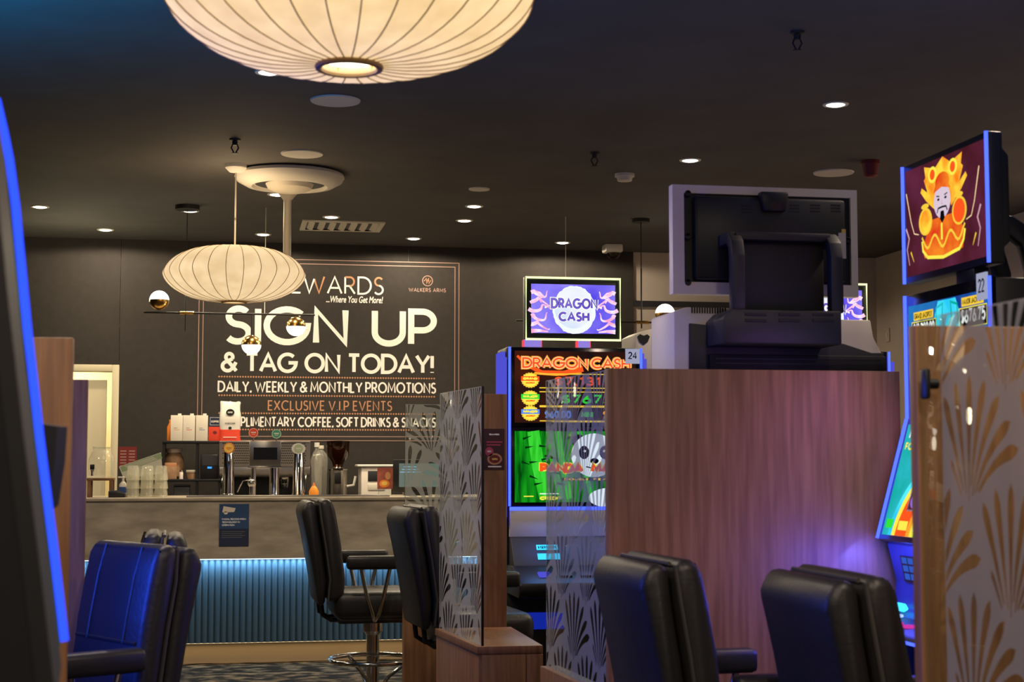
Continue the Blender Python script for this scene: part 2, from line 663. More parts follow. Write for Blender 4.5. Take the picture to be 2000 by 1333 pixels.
def fan_holes(Wd, Ht, R, ox=0.0, oy=0.0, n=11, mirror=False):
    """lop-sided fans: a comb of upright drops that opens into broad swept leaves"""
    holes = []
    grid = {}
    gs = R * .12

    def clash(q, w, me):
        gx, gy = int(q[0] // gs), int(q[1] // gs)
        for ax in (gx - 1, gx, gx + 1):
            for ay in (gy - 1, gy, gy + 1):
                for c, cw, who in grid.get((ax, ay), ()):
                    if who != me and (q[0] - c[0]) ** 2 + (q[1] - c[1]) ** 2 < (w + cw + R * .012) ** 2:
                        return True
        return False
    sx, sy = R * 1.06, R * .74
    rows = int(Ht / sy) + 4
    cols = int(Wd / sx) + 5
    for j in range(-3, rows):
        for i in range(-3, cols):
            bx = ox + (i + (.5 if j % 2 else 0)) * sx
            by = oy + j * sy
            front = [(bx - sx / 2, by - sy), (bx + sx / 2, by - sy)]
            for k in range(n):
                f = k / (n - 1)
                th0 = math.radians(-30 + 122 * f ** 1.10)
                reach = R * (.90 + .16 * math.sin(PI * min(1, f * 1.5)) - .06 * f)
                pts = []
                for s in range(17):
                    t = s / 16
                    r = reach * (.16 + .84 * t)
                    th = th0 * (.50 + .50 * t) if th0 > 0 else th0 * (.9 + .1 * t)
                    q = (bx + r * math.sin(th), by + r * math.cos(th))
                    if any((q[0] - c[0]) ** 2 + (q[1] - c[1]) ** 2 < (R * 1.03) ** 2 and math.atan2(q[0] - c[0], q[1] - c[1]) > -.68 for c in front):
                        pts = []
                        continue
                    pts.append((q, t))
                if len(pts) < 5:
                    continue
                wm = R * (.050 + .014 * f)
                me = (i, j, k)
                while len(pts) >= 5 and clash(pts[-1][0], wm, me):
                    pts.pop()
                good = []
                for q, t in reversed(pts):
                    if clash(q, wm * (.10 + .90 * t ** 1.3), me):
                        break
                    good.append((q, t))
                pts = good[::-1]
                if len(pts) < 5:
                    continue
                for q, t in pts:
                    grid.setdefault((int(q[0] // gs), int(q[1] // gs)), []).append((q, wm * (.10 + .90 * t ** 1.3), me))
                L, Rr = [], []
                m = len(pts)
                for s, (q, t) in enumerate(pts):
                    a = pts[max(0, s - 1)][0]
                    b = pts[min(m - 1, s + 1)][0]
                    d = Vector((b[0] - a[0], b[1] - a[1])).normalized()
                    u = s / (m - 1)
                    w = wm * (.10 + .90 * t ** 1.3) * min(1, (1.0001 - u) * 6) ** .5
                    L.append((q[0] - d.y * w, q[1] + d.x * w))
                    Rr.append((q[0] + d.y * w, q[1] - d.x * w))
                poly = L + Rr[::-1]
                if mirror:
                    poly = [(Wd - p[0], p[1]) for p in poly][::-1]
                poly = clip_poly(poly, .003, .003, Wd - .003, Ht - .003)
                if len(poly) >= 4:
                    holes.append(poly)
    return holes


def film_mesh(name, Wd, Ht, R, o, u, v, mat, parent, ox=0.0, oy=0.0, n=11, mirror=False):
    polys = [[(0, 0), (Wd, 0), (Wd, Ht), (0, Ht)]] + fan_holes(Wd, Ht, R, ox, oy, n, mirror)
    pts, faces = [], []
    for poly in polys:
        if sum(poly[i - 1][0] * poly[i][1] - poly[i][0] * poly[i - 1][1] for i in range(len(poly))) < 0:
            poly = poly[::-1]
        faces.append(list(range(len(pts), len(pts) + len(poly))))
        pts += [Vector(p) for p in poly]
    vo, eo, fo, ov, oe, of = delaunay_2d_cdt(pts, [], faces, 0, 1e-6)
    u, v, o = Vector(u).normalized(), Vector(v).normalized(), Vector(o)
    me = bpy.data.meshes.new(name)
    me.from_pydata([o + u * q[0] + v * q[1] for q in vo], [], [f for f, src in zip(fo, of) if not any(x > 0 for x in src)])
    me.materials.clear()
    me.materials.append(mat)
    ob = bpy.data.objects.new(name, me)
    COL.objects.link(ob)
    ob.parent = parent
    return ob

# ================================================================ STRUCTURE
YW = 12.95
XR = 5.63
floor = struct(MB().bb(-6, 8, -1.5, YW + 1.2, -.1, 0, 'carpet').build('floor'))
ceiling = struct(MB().bb(-6, 8, -1.5, YW + 1.2, CEIL, CEIL + .1, 'ceiling').build('ceiling'))
DX1 = hitY(230, 900, YW).x
DX0 = DX1 - .95
DZ = hitY(200, 713, YW).z
mb = MB()
mb.bb(-6, DX0, YW, YW + .12, 0, CEIL, 'beige')
mb.bb(DX0, DX1, YW, YW + .12, DZ, CEIL, 'beige')
mb.bb(DX1, XR + .12, YW, YW + .12, 0, CEIL, 'beige')
struct(mb.build('wall_back'))
struct(MB().bb(XR, XR + .12, 2.0, YW, 0, CEIL, 'beige').build('wall_right'))
struct(MB().bb(-5.2, -5.1, -1.5, YW, 0, CEIL, 'clad').build('wall_left'))

# dark cladding panels on the back wall, with fine joints
XE = hitY(1237, 700, YW).x
s1 = hitY(235, 590, YW).x
s2 = hitY(797, 590, YW).x
k = 0
for x0, x1, z0 in ((-5.1, DX0 - .0, 0), (DX0, s1 - .002, DZ), (s1 + .002, s2 - .002, 0), (s2 + .002, XE, 0)):
    k += 1
    struct(MB().bb(x0, x1, YW - .02, YW - .0005, z0, CEIL - .001, 'clad').build('trim_%d' % k))
a = hitY(1240, 588, YW)
b = hitY(1330, 601, YW)
struct(MB().bb(XE + .002, 5.0, YW - .025, YW - .0005, b.z, a.z, 'grey').build('trim_5'))

# lit doorway at the left end of the back wall
door = MB()
fw = .055
door.bb(DX0, DX0 + fw, YW - .03, YW + .12, 0, DZ, 'cream', .004)
door.bb(DX1 - fw, DX1, YW - .03, YW + .12, 0, DZ, 'cream', .004)
door.bb(DX0 + fw, DX1 - fw, YW - .03, YW + .12, DZ - fw, DZ, 'cream', .004)
dfr = struct(door.build('door_1'))
dl = MB()
dl.bb(DX0 + fw, DX1 - fw - .045, YW + .04, YW + .08, 0, DZ - .12, 'cream', .004)
dl.build('door_leaf', dfr)
mb = MB()
mb.bb(DX0 - .1, DX1 + .12, YW + 1.0, YW + 1.1, 0, 2.5, 'cream')
mb.bb(DX0 - .2, DX0 - .1, YW + .12, YW + 1.1, 0, 2.5, 'cream')
mb.bb(DX1 + .02, DX1 + .12, YW + .12, YW + 1.0, 0, 2.5, 'cream')
mb.bb(DX0 - .1, DX1 + .12, YW + .12, YW + 1.0, 2.4, 2.5, 'cream')
struct(mb.build('wall_corridor'))
lamp('corridor_light', 'AREA', ((DX0 + DX1) / 2, YW + .55, 2.37), 22, (1, .86, .55), aim=(0, -.1, -1), size=.3)
lamp('door_fill', 'POINT', ((DX0 + DX1) / 2 + .2, YW - .9, 2.6), 13, (1, .86, .55), shadow_soft_size=.1)  # added point light with no fitting, brightens the doorway

# ================================================================ WALL MURAL
YM = YW - .021


def mx(px, py=680):
    return hitY(px, py, YM).x


def mz(py, px=640):
    return hitY(px, py, YM).z


m0 = hitY(640, 680, YM)
X0, X1 = mx(388, 600), mx(897, 600)
Z0, Z1 = mz(862), mz(508)
mural = thing('wall_mural', 'dark sign up mural with cream and copper lettering on the back wall', 'mural', ((X0 + X1) / 2, YM, Z0))
off = Vector(mural.location)
mb = MB(off)
mb.bb(X0, X1, YM - .002, YM, Z0, Z1, 'clad')
mb.build('panel', mural)


def mural_canvas(d=.0025):
    mb = MB(off)
    return mb, Canvas(mb, (0, YM - d, 0), (1, 0, 0), (0, 0, 1), (0, -1, 0), .0003)


mb, cv = mural_canvas()
for ins in (0, .034):
    frame_rect(cv, X0 + ins, Z0 + ins, X1 - ins, Z1 - ins, .0065, 'pinkline')
mb.build('border', mural)['label'] = 'thin pinkish double border line'


def mline(txt, xa, xb, ya, yb, w, m, px=640, sp=.24, word=.42, sel=None, name='lettering', label=None, shear=0):
    k = 0
    for word_ in txt.split(' '):
        mb, cv = mural_canvas()
        cv.text(txt, mx(xa, (ya + yb) / 2), mx(xb, (ya + yb) / 2), mz(yb, px), mz(ya, px), w, m, sp, word, sel, shear, range(k, k + len(word_)))
        k += len(word_)
        o = mb.build(name, mural)
        o['label'] = '%s lettering reading %s' % ('copper' if m == 'copper' else 'cream', word_)


GREY, COP = 'lettering', 'copper'
# two-tone REWARDS heading
mb, cv = mural_canvas()
gl, tw = layout('REWARDS', .22)
xa, xb, za, zb = mx(545, 558), mx(748, 558), mz(574, 690), mz(542, 690)
sx, sy = (xb - xa) / tw, zb - za
for gi, g in enumerate(gl):
    for si, s in enumerate(g):
        pts = [(xa + q[0] * sx, za + q[1] * sy) for q in s]
        if gi == 2:      # W: right half copper
            cv.line(pts[:3], .015, GREY)
            cv.line(pts[2:], .015, COP)
        elif gi == 4:
            n = len(pts)
            cv.line(pts[:2], .015, GREY)
            cv.line(pts[1:], .015, COP) if si == 0 else cv.line(pts, .015, GREY)
        elif gi == 6:
            n = len(pts) // 2
            cv.line(pts[:n + 1], .015, COP)
            cv.line(pts[n:], .015, GREY)
        else:
            cv.line(pts, .015, GREY)
mb.build('heading', mural)['label'] = 'REWARDS heading in cream and copper strokes'

# slanted strap line in small letters
fc = bpy.data.curves.new('strap', 'FONT')
fc.body = '...Where You Get More!'
fc.shear = .22
fc.size = 1
fc.offset = .018
to = bpy.data.objects.new('strap', fc)
COL.objects.link(to)
me = bpy.data.meshes.new_from_object(to.evaluated_get(bpy.context.evaluated_depsgraph_get()))
bpy.data.objects.remove(to)
bpy.data.curves.remove(fc)
xs = [v.co.x for v in me.vertices]
ys = [v.co.y for v in me.vertices]
xa, xb, za, zb = mx(637, 584), mx(748, 584), mz(592, 690), mz(579, 690)
for v in me.vertices:
    fx = (v.co.x - min(xs)) / (max(xs) - min(xs))
    fz = (v.co.y - min(ys)) / (max(ys) - min(ys))
    v.co = Vector((xa + fx * (xb - xa), YM - .0026, za + fz * (zb - za))) - off
me.materials.clear()
me.materials.append(M[GREY])
o = bpy.data.objects.new('strap_line', me)
COL.objects.link(o)
o.parent = mural

mline('SIGN UP', 437, 854, 600, 676, .052, GREY, 640, .21, .52)
mline('& TAG ON TODAY!', 431, 848, 690, 730, .029, GREY, 640, .20, .40)
mline('DAILY, WEEKLY & MONTHLY PROMOTIONS', 425, 852, 746, 768, .0135, GREY, 640, .26, .30)
mline('EXCLUSIVE V.I.P EVENTS', 523, 766, 783, 803, .010, COP, 640, .30, .36)
mline('COMPLIMENTARY COFFEE, SOFT DRINKS & SNACKS', 425, 852, 815, 835, .0125, GREY, 640, .26, .30)
for py in (738, 774, 808.5, 840):
    mb, cv = mural_canvas()
    xa, xb, z = mx(428, py), mx(848, py), mz(py)
    n = 84
    for i in range(n):
        x = xa + (xb - xa) * i / (n - 1)
        r = .0085
        cv.poly([(x - r, z), (x, z - r), (x + r, z), (x, z + r)], COP)
    mb.build('dotted_line', mural)['label'] = 'row of small copper diamonds'
mb, cv = mural_canvas()
cx, cz, r = mx(835, 551), mz(549, 835), .042
cv.line([(cx + r * math.cos(2 * PI * i / 36), cz + r * math.sin(2 * PI * i / 36)) for i in range(37)], .007, 'pinkline')
for dx in (-.014, .006):
    cv.line([(cx + dx - .016, cz - .004), (cx + dx + .004, cz + .022), (cx + dx + .006, cz - .024), (cx + dx + .022, cz + .006)], .006, COP)
cv.text('WALKERS ARMS', mx(798, 567), mx(871, 567), mz(571, 835), mz(563, 835), .0065, 'pinkline', .34, .5)
mb.build('emblem', mural)['label'] = 'round emblem over small WALKERS ARMS lettering'

# ================================================================ CEILING FITTINGS
DL = [((525, 141), 'round lit downlight beside the lower left rim of the big paper lamp', 1),
      ((1632, 204), 'brightest round downlight at upper right, above the red ceiling alarm', 1),
      ((1348, 313), 'round downlight just above the back-turned silver monitor', 1),
      ((78, 404), 'faint small downlight at far left of the ceiling', .4),
      ((206, 449), 'round downlight washing the dark wall above the cream doorway', 1),
      ((371, 412), 'round downlight in front of the black ceiling canopy at left', 1),
      ((541, 380), 'round downlight directly beneath the cream ceiling disc', 1),
      ((514, 458), 'round downlight by the dark wall, just left of the cream drop pole', 1),
      ((647, 424), 'round downlight above the rectangular ceiling vent', 1),
      ((808, 466), 'round downlight by the dark wall over the right part of the mural', 1),
      ((926, 403), 'upper of the two close downlights at centre of the ceiling', 1),
      ((907, 431), 'lower of the two close downlights at centre of the ceiling', 1),
      ((1099, 474), 'round downlight by the dark wall above the flame logo screen', 1)]
proto = None
for (px, py), lab, pw in DL:
    p = hitZ(px, py, CEIL)
    if proto is None:
        proto = thing('downlight', lab, 'downlight', (p.x, p.y, CEIL), 0, 'recessed downlights in the dark ceiling')
        mb = MB()
        mb.lathe([(.048, -.004), (.062, -.005), (.066, 0)], (0, 0, 0), 'offwhite', 28)
        mb.build('rim', proto)
        mb = MB()
        mb.lathe([(.0005, -.006), (.030, -.009), (.047, -.004)], (0, 0, 0), 'down', 28)
        mb.build('lens', proto)
    else:
        dup(proto, (p.x, p.y, CEIL), 0, lab)
    near_wall = p.y > 12.2
    lamp('ceiling_spot', 'SPOT', (p.x, p.y, CEIL - .03), (42 if near_wall else 72) * pw, (1, .82, .58), aim=(0, 0, -1), spot_size=math.radians(173 if near_wall else 155), spot_blend=.12 if near_wall else .75, shadow_soft_size=.05)

# added fill spots without fittings, out of view, brightening counter, walls and foreground
for x, y, e in ((-2.0, 8.6, 150), (2.9, 5.2, 70), (-.3, 5.7, 75), (4.6, 7.9, 190), (4.9, 8.9, 200), (1.7, 2.2, 110), (-.3, 2.0, 110), (.5, .4, 190)):
    lamp('ceiling_spot', 'SPOT', (x, y, CEIL - .03), e, (1, .80, .62), aim=(0, 0, -1), spot_size=math.radians(160), spot_blend=.6, shadow_soft_size=.08)

SP = [((655, 196), 100, 'largest round ceiling speaker, below the big paper lamp'),
      ((590, 300), 84, 'round ceiling speaker above the cream ceiling disc'),
      ((936, 369), 42, 'small round ceiling grille above the two close downlights'),
      ((1628, 337), 80, 'round ceiling speaker left of the red alarm')]
for (px, py), wpx, lab in SP:
    p = hitZ(px, py, CEIL)
    r = wpx / 2 / FPX * (p - EYE).dot(HEAD)
    t = thing('ceiling_speaker', lab, 'speaker', (p.x, p.y, CEIL), 0, 'round grilles in the ceiling')
    MB().lathe([(r * .9, -.006), (r * .97, -.007), (r, 0)], (0, 0, 0), 'white').build('rim', t)
    MB().lathe([(.0005, -.004), (r * .9, -.005)], (0, 0, 0), pbr('speaker_mesh', (.34, .33, .31), .7, noise=.2, scale=150)).build('grille', t)

# big round air disc with moulded rings
p = hitZ(566, 338, CEIL)
t = thing('air_diffuser', 'large cream round air diffuser on the ceiling above the far paper lamp', 'air diffuser', (p.x, p.y, CEIL))
MB().lathe([(.30, 0), (.335, -.012), (.34, -.03), (.325, -.055), (.27, -.085), (.235, -.09), (.225, -.07), (.0005, -.07)], (0, 0, 0), 'white', 64).build('ring', t)
MB().lathe([(.14, -.072), (.215, -.072), (.215, -.066), (.14, -.066)], (0, 0, 0), 'grey', 48).build('inner_slot', t)['label'] = 'dark inner slot'
MB().lathe([(.0005, -.125), (.09, -.12), (.135, -.10), (.15, -.07)], (0, 0, 0), 'offwhite', 48).build('centre_cap', t)
# cream drop pole
p = hitZ(562, 374, CEIL)
t = thing('drop_pole', 'slim cream pole hanging from the ceiling behind the far paper lamp', 'pole', (p.x, p.y, CEIL))
MB().lathe([(.065, 0), (.065, -.015), (.04, -.045), (.028, -.06)], (0, 0, 0), 'offwhite').build('collar', t)
MB().cyl((0, 0, -.05), (0, 0, -.62), .026, 'offwhite').build('tube', t)
MB().lathe([(.026, -.62), (.05, -.63), (.05, -.66), (.0005, -.665)], (0, 0, 0), 'offwhite').build('end_cap', t)

# rectangular vent
pa, pb = hitZ(588, 440, CEIL), hitZ(748, 440, CEIL)
cx, cy = (pa.x + pb.x) / 2, pa.y - .05
hw, hd = .31, .24
t = thing('ceiling_vent', 'rectangular white ceiling vent with dark slots near the back wall', 'vent', (cx, cy, CEIL))
mb = MB()
for x0, x1, y0, y1 in ((-hw, hw, -hd, -hd + .04), (-hw, hw, hd - .04, hd), (-hw, -hw + .04, -hd + .04, hd - .04), (hw - .04, hw, -hd + .04, hd - .04)):
    mb.bb(x0, x1, y0, y1, -.014, 0, 'offwhite', .003)
mb.build('frame', t)
MB().bb(-hw + .04, hw - .04, -hd + .04, hd - .04, -.003, 0, 'grey').build('opening', t)['label'] = 'dark opening behind the slats'
for i in range(7):
    MB().box((-hw + .07 + i * .08, 0, -.008), (.055, 2 * hd - .09, .004), 'offwhite', 0, ('Y', .35)).build('slat', t)

# sprinklers
for (px, py), lab in (((459, 272), 'dark sprinkler head above the far paper lamp'), ((1557, 62), 'dark sprinkler head at top right of the ceiling'), ((1161, 298), 'faint dark sprinkler head left of the smoke detector')):
    p = hitZ(px, py, CEIL)
    t = thing('ceiling_sprinkler', lab, 'sprinkler', (p.x, p.y, CEIL), 0, 'sprinkler heads on the ceiling')
    MB().lathe([(.032, 0), (.03, -.008), (.016, -.014), (.014, -.035)], (0, 0, 0), 'blackm', 20).build('escutcheon', t)
    mb = MB()
    for s in (-1, 1):
        mb.tube([(s * .012, 0, -.03), (s * .02, 0, -.05), (s * .006, 0, -.075)], .004, 'blackm', 6)
    mb.lathe([(.004, -.075), (.018, -.078), (.018, -.081), (.0005, -.083)], (0, 0, 0), 'blackm', 16)
    mb.build('deflector', t)

p = hitZ(1220, 340, CEIL)
t = thing('smoke_detector', 'small white round smoke detector at centre right of the ceiling', 'smoke detector', (p.x, p.y, CEIL))
MB().lathe([(.062, 0), (.062, -.018), (.05, -.024)], (0, 0, 0), 'white').build('base', t)
MB().lathe([(.05, -.022), (.045, -.045), (.0005, -.05)], (0, 0, 0), 'offwhite').build('sensor_cap', t)
p = hitZ(1700, 314, CEIL)
t = thing('fire_alarm', 'dark red ceiling alarm sounder beside the round speaker', 'alarm', (p.x, p.y, CEIL))
MB().lathe([(.055, 0), (.055, -.02)], (0, 0, 0), 'darkred').build('base', t)
MB().lathe([(.05, -.018), (.042, -.09), (.03, -.10), (.0005, -.10)], (0, 0, 0), 'darkred').build('sounder', t)

# security camera by the wall
p = hitZ(1196, 478, CEIL)
cy = min(p.y, YW - .12)
t = thing('security_camera', 'white dome security camera at the top of the dark wall', 'security camera', (hitY(1196, 480, cy).x, cy, CEIL))
MB().bb(-.075, .075, -.07, .07, -.07, 0, 'white', .015).build('housing', t)
mb = MB()
mb.sphere((.01, 0, -.07), .055, 'hopper', -90, 0)
mb.build('dome', t)
MB().sphere((.01, 0, -.075), .03, 'black').build('lens', t)

# ================================================================ PAPER LAMPS
def saucer(name_label, loc_bottom, R, shade, cord_to, canopy_px, parts=True, ribs=28, Hh=None):
    H = Hh or R * .78
    x, y, z = loc_bottom
    t = thing('pendant_lamp', name_label, 'pendant lamp', (x, y, z), 0, 'ribbed paper saucer lamps')
    prof = []
    r0 = R * .165
    n = 26
    for i in range(n + 1):
        a = -90 + 180 * i / n
        ca, sa = math.cos(math.radians(a)), math.sin(math.radians(a))
        rr = r0 + (R - r0) * abs(ca) ** .80
        zz = H / 2 + H / 2 * (abs(sa) ** 1.25) * (1 if sa > 0 else -1)
        prof.append((rr, zz))
    mb = MB()
    # gently scalloped shade between the ribs
    m = ribs * 4
    vs, fs = [], []
    for rr, zz in prof:
        for j in range(m):
            a = 2 * PI * j / m
            s = 1 - .012 * (math.sin(ribs * a / 2) ** 2) * min(1, (rr - r0) / (.2 * R))
            vs.append((rr * s * math.cos(a), rr * s * math.sin(a), zz))
    for i in range(len(prof) - 1):
        for j in range(m):
            j2 = (j + 1) % m
            fs.append((i * m + j, i * m + j2, (i + 1) * m + j2, (i + 1) * m + j))
    mb.add(vs, fs, shade, True)
    mb.build('lamp_shade', t, 80)
    for k in range(ribs):
        a = 2 * PI * k / ribs
        mb = MB()
        mb.tube([((rr + .001) * math.cos(a), (rr + .001) * math.sin(a), zz) for rr, zz in prof], R * .0042, 'rib', 6)
        mb.build('rib', t)
    mb = MB()
    mb.tube([(r0 * 1.0 * math.cos(2 * PI * i / 40), r0 * math.sin(2 * PI * i / 40), -.004) for i in range(40)], R * .02, 'rib', 8, True)
    mb.build('bottom_ring', t)
    MB().lathe([(.0005, .01), (r0 * .92, .012)], (0, 0, 0), 'bulb').build('bulb', t)['label'] = 'glowing white opening at the bottom'
    mb = MB()
    mb.cyl((0, 0, H - .02), (0, 0, CEIL - z - .03), .005, 'offwhite', n=8)
    mb.build('cord', t)
    hz = CEIL - z
    MB().lathe([(.0005, hz - .05), (.04, hz - .045), (.065, hz - .02), (.066, hz)], (0, 0, 0), 'white').build('canopy', t)
    return t


pc = hitZ(461, 322, CEIL)
sx_ = pc.x
far = at(460, 597, 9.62)
saucer('smaller whole paper lamp hanging in front of the wall mural', (pc.x, pc.y, far.z), .425, M['shade2'], None, None, ribs=26, Hh=.325)
near = at(682, 128, 3.5)
saucer('very large glowing paper lamp cut off by the top of the photo', (near.x, near.y, near.z), .424, M['shade'], None, None, ribs=28, Hh=.33)
lamp('lamp_glow', 'POINT', (pc.x, pc.y, far.z + .5), 8, (1, .72, .42), shadow_soft_size=.25)
lamp('lamp_glow', 'POINT', (near.x, near.y, near.z + .5), 3, (1, .72, .42), shadow_soft_size=.25)
lamp('lamp_down', 'SPOT', (pc.x, pc.y, far.z - .02), 20, (1, .78, .48), aim=(0, 0, -1), spot_size=2.2, spot_blend=.8, shadow_soft_size=.08)

# ================================================================ GLOBE BAR LIGHTS
def globe(mb_parent, c, r, glow_up, rot=0):
    g = MB()
    if glow_up:
        g.sphere(c, r, 'globe', 2, 90)
        o = g.build('globe_glass', mb_parent)
        MB().sphere(c, r * 1.01, 'brass', -90, 2).build('brass_cup', mb_parent)
    else:
        g.sphere(c, r, 'globe', -90, -2)
        o = g.build('globe_glass', mb_parent)
        MB().sphere(c, r * 1.01, 'brass', -2, 90).build('brass_cup', mb_parent)


Yb = hitZ(370, 402, CEIL).y
pl, pr = hitY(281, 608, Yb), hitY(615, 618, Yb)
zb = (pl.z + pr.z) / 2
rod = hitY(363, 600, Yb)
t = thing('bar_pendant', 'black bar light with three brass globes in front of the mural', 'globe light', (rod.x, Yb, zb), 0, 'black bar lights with brass globes')
lx = lambda px, py: hitY(px, py, Yb).x - rod.x
lz = lambda py, px=450: hitY(px, py, Yb).z - zb
MB().cyl((pl.x - rod.x, 0, 0), (pr.x - rod.x, 0, 0), .007, 'blackm', n=10).build('bar', t)
MB().cyl((0, 0, lz(648, 363)), (0, 0, lz(500, 363)), .006, 'blackm', n=10).build('rod', t)
MB().cyl((-.04, 0, 0), (.055, 0, 0), .012, 'brass', n=14).build('clamp', t)
MB().cyl((0, 0, lz(502, 363)), (0, 0, CEIL - zb), .0025, 'blackm', n=6).build('wire', t)
wx = lx(518, 520)
MB().cyl((wx, 0, 0), (wx, 0, CEIL - zb), .0025, 'offwhite', n=6).build('wire', t)
MB().lathe([(.085, CEIL - zb), (.085, CEIL - zb - .03), (.0005, CEIL - zb - .032)], (0, 0, 0), 'blackm').build('canopy', t)
gr = .068
globe(t, (lx(311, 590), 0, lz(587, 311)), gr, True)
globe(t, (lx(578, 638), 0, lz(638, 578)), gr, False)
gx = lx(491, 673)
MB().cyl((gx, 0, lz(656, 491)), (gx, 0, 0), .006, 'blackm', n=8).build('drop_rod', t)
globe(t, (gx, 0, lz(674, 491)), gr, False)
for q in ((lx(311, 590), lz(570, 311) + .1), (lx(578, 638), lz(660, 578) - .05), (gx, lz(700, 491) - .05)):
    lamp('globe_glow', 'POINT', (rod.x + q[0], Yb - .0, zb + q[1]), 1.2, (1, .9, .7), shadow_soft_size=.07)

Yb2 = hitZ(1255, 428, CEIL).y
r2 = hitY(1253, 640, Yb2)
bz = hitY(1253, 630, Yb2).z
t = thing('bar_pendant', 'black bar light with one visible globe against the beige wall', 'globe light', (r2.x, Yb2, bz), 0, 'black bar lights with brass globes')
lx2 = lambda px, py: hitY(px, py, Yb2).x - r2.x
MB().cyl((lx2(1008, 628), 0, .0), (lx2(1315, 632), 0, 0), .007, 'blackm', n=10).build('bar', t)
MB().cyl((0, 0, -.045), (0, 0, hitY(1253, 525, Yb2).z - bz), .006, 'blackm', n=10).build('rod', t)
MB().cyl((0, 0, hitY(1253, 527, Yb2).z - bz), (0, 0, CEIL - bz), .004, 'blackm', n=8).build('stem', t)
MB().cyl((-.045, 0, 0), (.055, 0, 0), .012, 'brass', n=14).build('clamp', t)
MB().lathe([(.065, CEIL - bz), (.065, CEIL - bz - .025), (.0005, CEIL - bz - .027)], (0, 0, 0), 'blackm').build('canopy', t)
wx = lx2(1105, 520)
MB().cyl((wx, 0, 0), (wx, 0, CEIL - bz), .0025, 'offwhite', n=6).build('wire', t)
globe(t, (lx2(1299, 613), 0, hitY(1299, 613, Yb2).z - bz), .072, True)
lamp('globe_glow', 'POINT', (hitY(1299, 613, Yb2).x, Yb2, bz + .2), 1.2, (1, .9, .7), shadow_soft_size=.07)

# light switch on the right wall
p = hitX(1735, 655, XR)
t = thing('light_switch', 'white switch plate on the beige wall beside the coloured screens', 'switch', (XR, p.y, p.z))
MB().bb(-.012, 0, -.04, .04, -.06, .06, 'beige', .004).build('plate', t)
MB().bb(-.018, -.01, -.012, .012, -.02, .02, 'offwhite', .003).build('rocker', t)

# ================================================================ BAR COUNTER
YC = 10.75
CT = 1.12
XA, XB = -1.5, 3.7
zl = hitY(480, 1092, YC).z          # underside of the stone apron
zk = hitY(480, 1258, YC).z          # bottom of the fluted panel
ctr = thing('bar_counter', 'long stone fronted bar counter with a lit fluted base', 'bar counter', ((XA + XB) / 2, YC, 0))
off = Vector(ctr.location)
MB(off).bb(XA, XB, YC - .012, YC + .72, CT - .022, CT, 'stone_top', .003).build('countertop', ctr)
MB(off).bb(XA, XB, YC, YC + .10, zl, CT - .022, 'stone').build('stone_front', ctr)
mb = MB(off)
nfl = int((XB - XA) / .042)
yf = YC + .075
vs = []
for i in range(nfl * 6 + 1):
    u = i / 6
    ph = u - int(u)
    d = .016 * math.sin(PI * ph) ** .7
    vs.append((XA + u * .042, yf - d))
pts = [(v[0], v[1], zk) for v in vs] + [(v[0], v[1], zl + .03) for v in vs]
n = len(vs)
mb.add(pts, [(i, i + 1, n + i + 1, n + i) for i in range(n - 1)], 'flute', True)
mb.bb(XA, XB, yf + .001, yf + .03, zk, zl + .03, 'flute')
mb.build('fluted_panel', ctr, 60)
MB(off).bb(XA, XB, YC + .13, YC + .68, zk, CT - .03, 'blackm').build('carcass', ctr)
MB(off).bb(XA, XB, YC + .16, YC + .20, 0, zk, 'plinth').build('plinth', ctr)
MB(off).bb(XA, XB, YC + .018, YC + .034, zl - .006, zl, 'cool_led').build('upper_led', ctr)['label'] = 'cool white light strip under the stone front'
MB(off).bb(XA, XB, YC + .10, YC + .115, zk - .006, zk, 'warm_led').build('lower_led', ctr)['label'] = 'warm light strip above the plinth'
lamp('counter_glow', 'AREA', ((XA + XB) / 2, YC + .028, zl - .012), 26, (.42, .72, 1.0), aim=(0, .12, -1), shape='RECTANGLE', size=XB - XA, size_y=.02)
lamp('plinth_glow', 'AREA', ((XA + XB) / 2, YC + .10, zk - .012), 3.2, (1.0, .70, .36), aim=(0, -.15, -1), shape='RECTANGLE', size=XB - XA, size_y=.03)

# back counter behind the bar
bc = thing('back_counter', 'dark service counter along the wall behind the bar', 'counter', (.8, 12.55, 0))
off = Vector(bc.location)
MB(off).bb(-.75, 2.9, 12.25, YW - .025, .92, .95, 'black', .004).build('worktop', bc)
MB(off).bb(-.72, 2.88, 12.30, YW - .03, 0, .92, 'blackm').build('carcass', bc)
BZ = .95


def bx(px0, py0, px1, py1, Y):
    pm = (px0 + px1) / 2
    qm = (py0 + py1) / 2
    return hitY(px0, qm, Y).x, hitY(px1, qm, Y).x, hitY(pm, py1, Y).z, hitY(pm, py0, Y).z


# notice on the counter front
x0, x1, z0, z1 = bx(428, 985, 486, 1068, YC - .002)
t = thing('notice', 'dark blue facial recognition notice taped to the stone bar front', 'notice', ((x0 + x1) / 2, YC, z0))
off = Vector(t.location)
MB(off).bb(x0, x1, YC - .003, YC - .0005, z0, z1, 'navy').build('sheet', t)
mb = MB(off)
h, w = z1 - z0, x1 - x0
cv = Canvas(mb, (x0, YC - .0032, z0), (1, 0, 0), (0, 0, 1), (0, -1, 0), .0003)
blue = pbr('notice_blue', (.02, .06, .16), .5)
cv.rect(0, h * .42, w, h, blue)
cv.up()
cv.poly([(w * .10, h * .80), (w * .14, h * .95), (w * .55, h * .90), (w * .50, h * .81)], 'offwhite')
cv.disc(w * .22, h * .79, w * .07, h * .035, 'offwhite')
wl = pbr('notice_text', (.55, .58, .62), .6)
cv.text('FACIAL RECOGNITION', w * .09, w * .90, h * .62, h * .665, .004, wl, .2, .4)
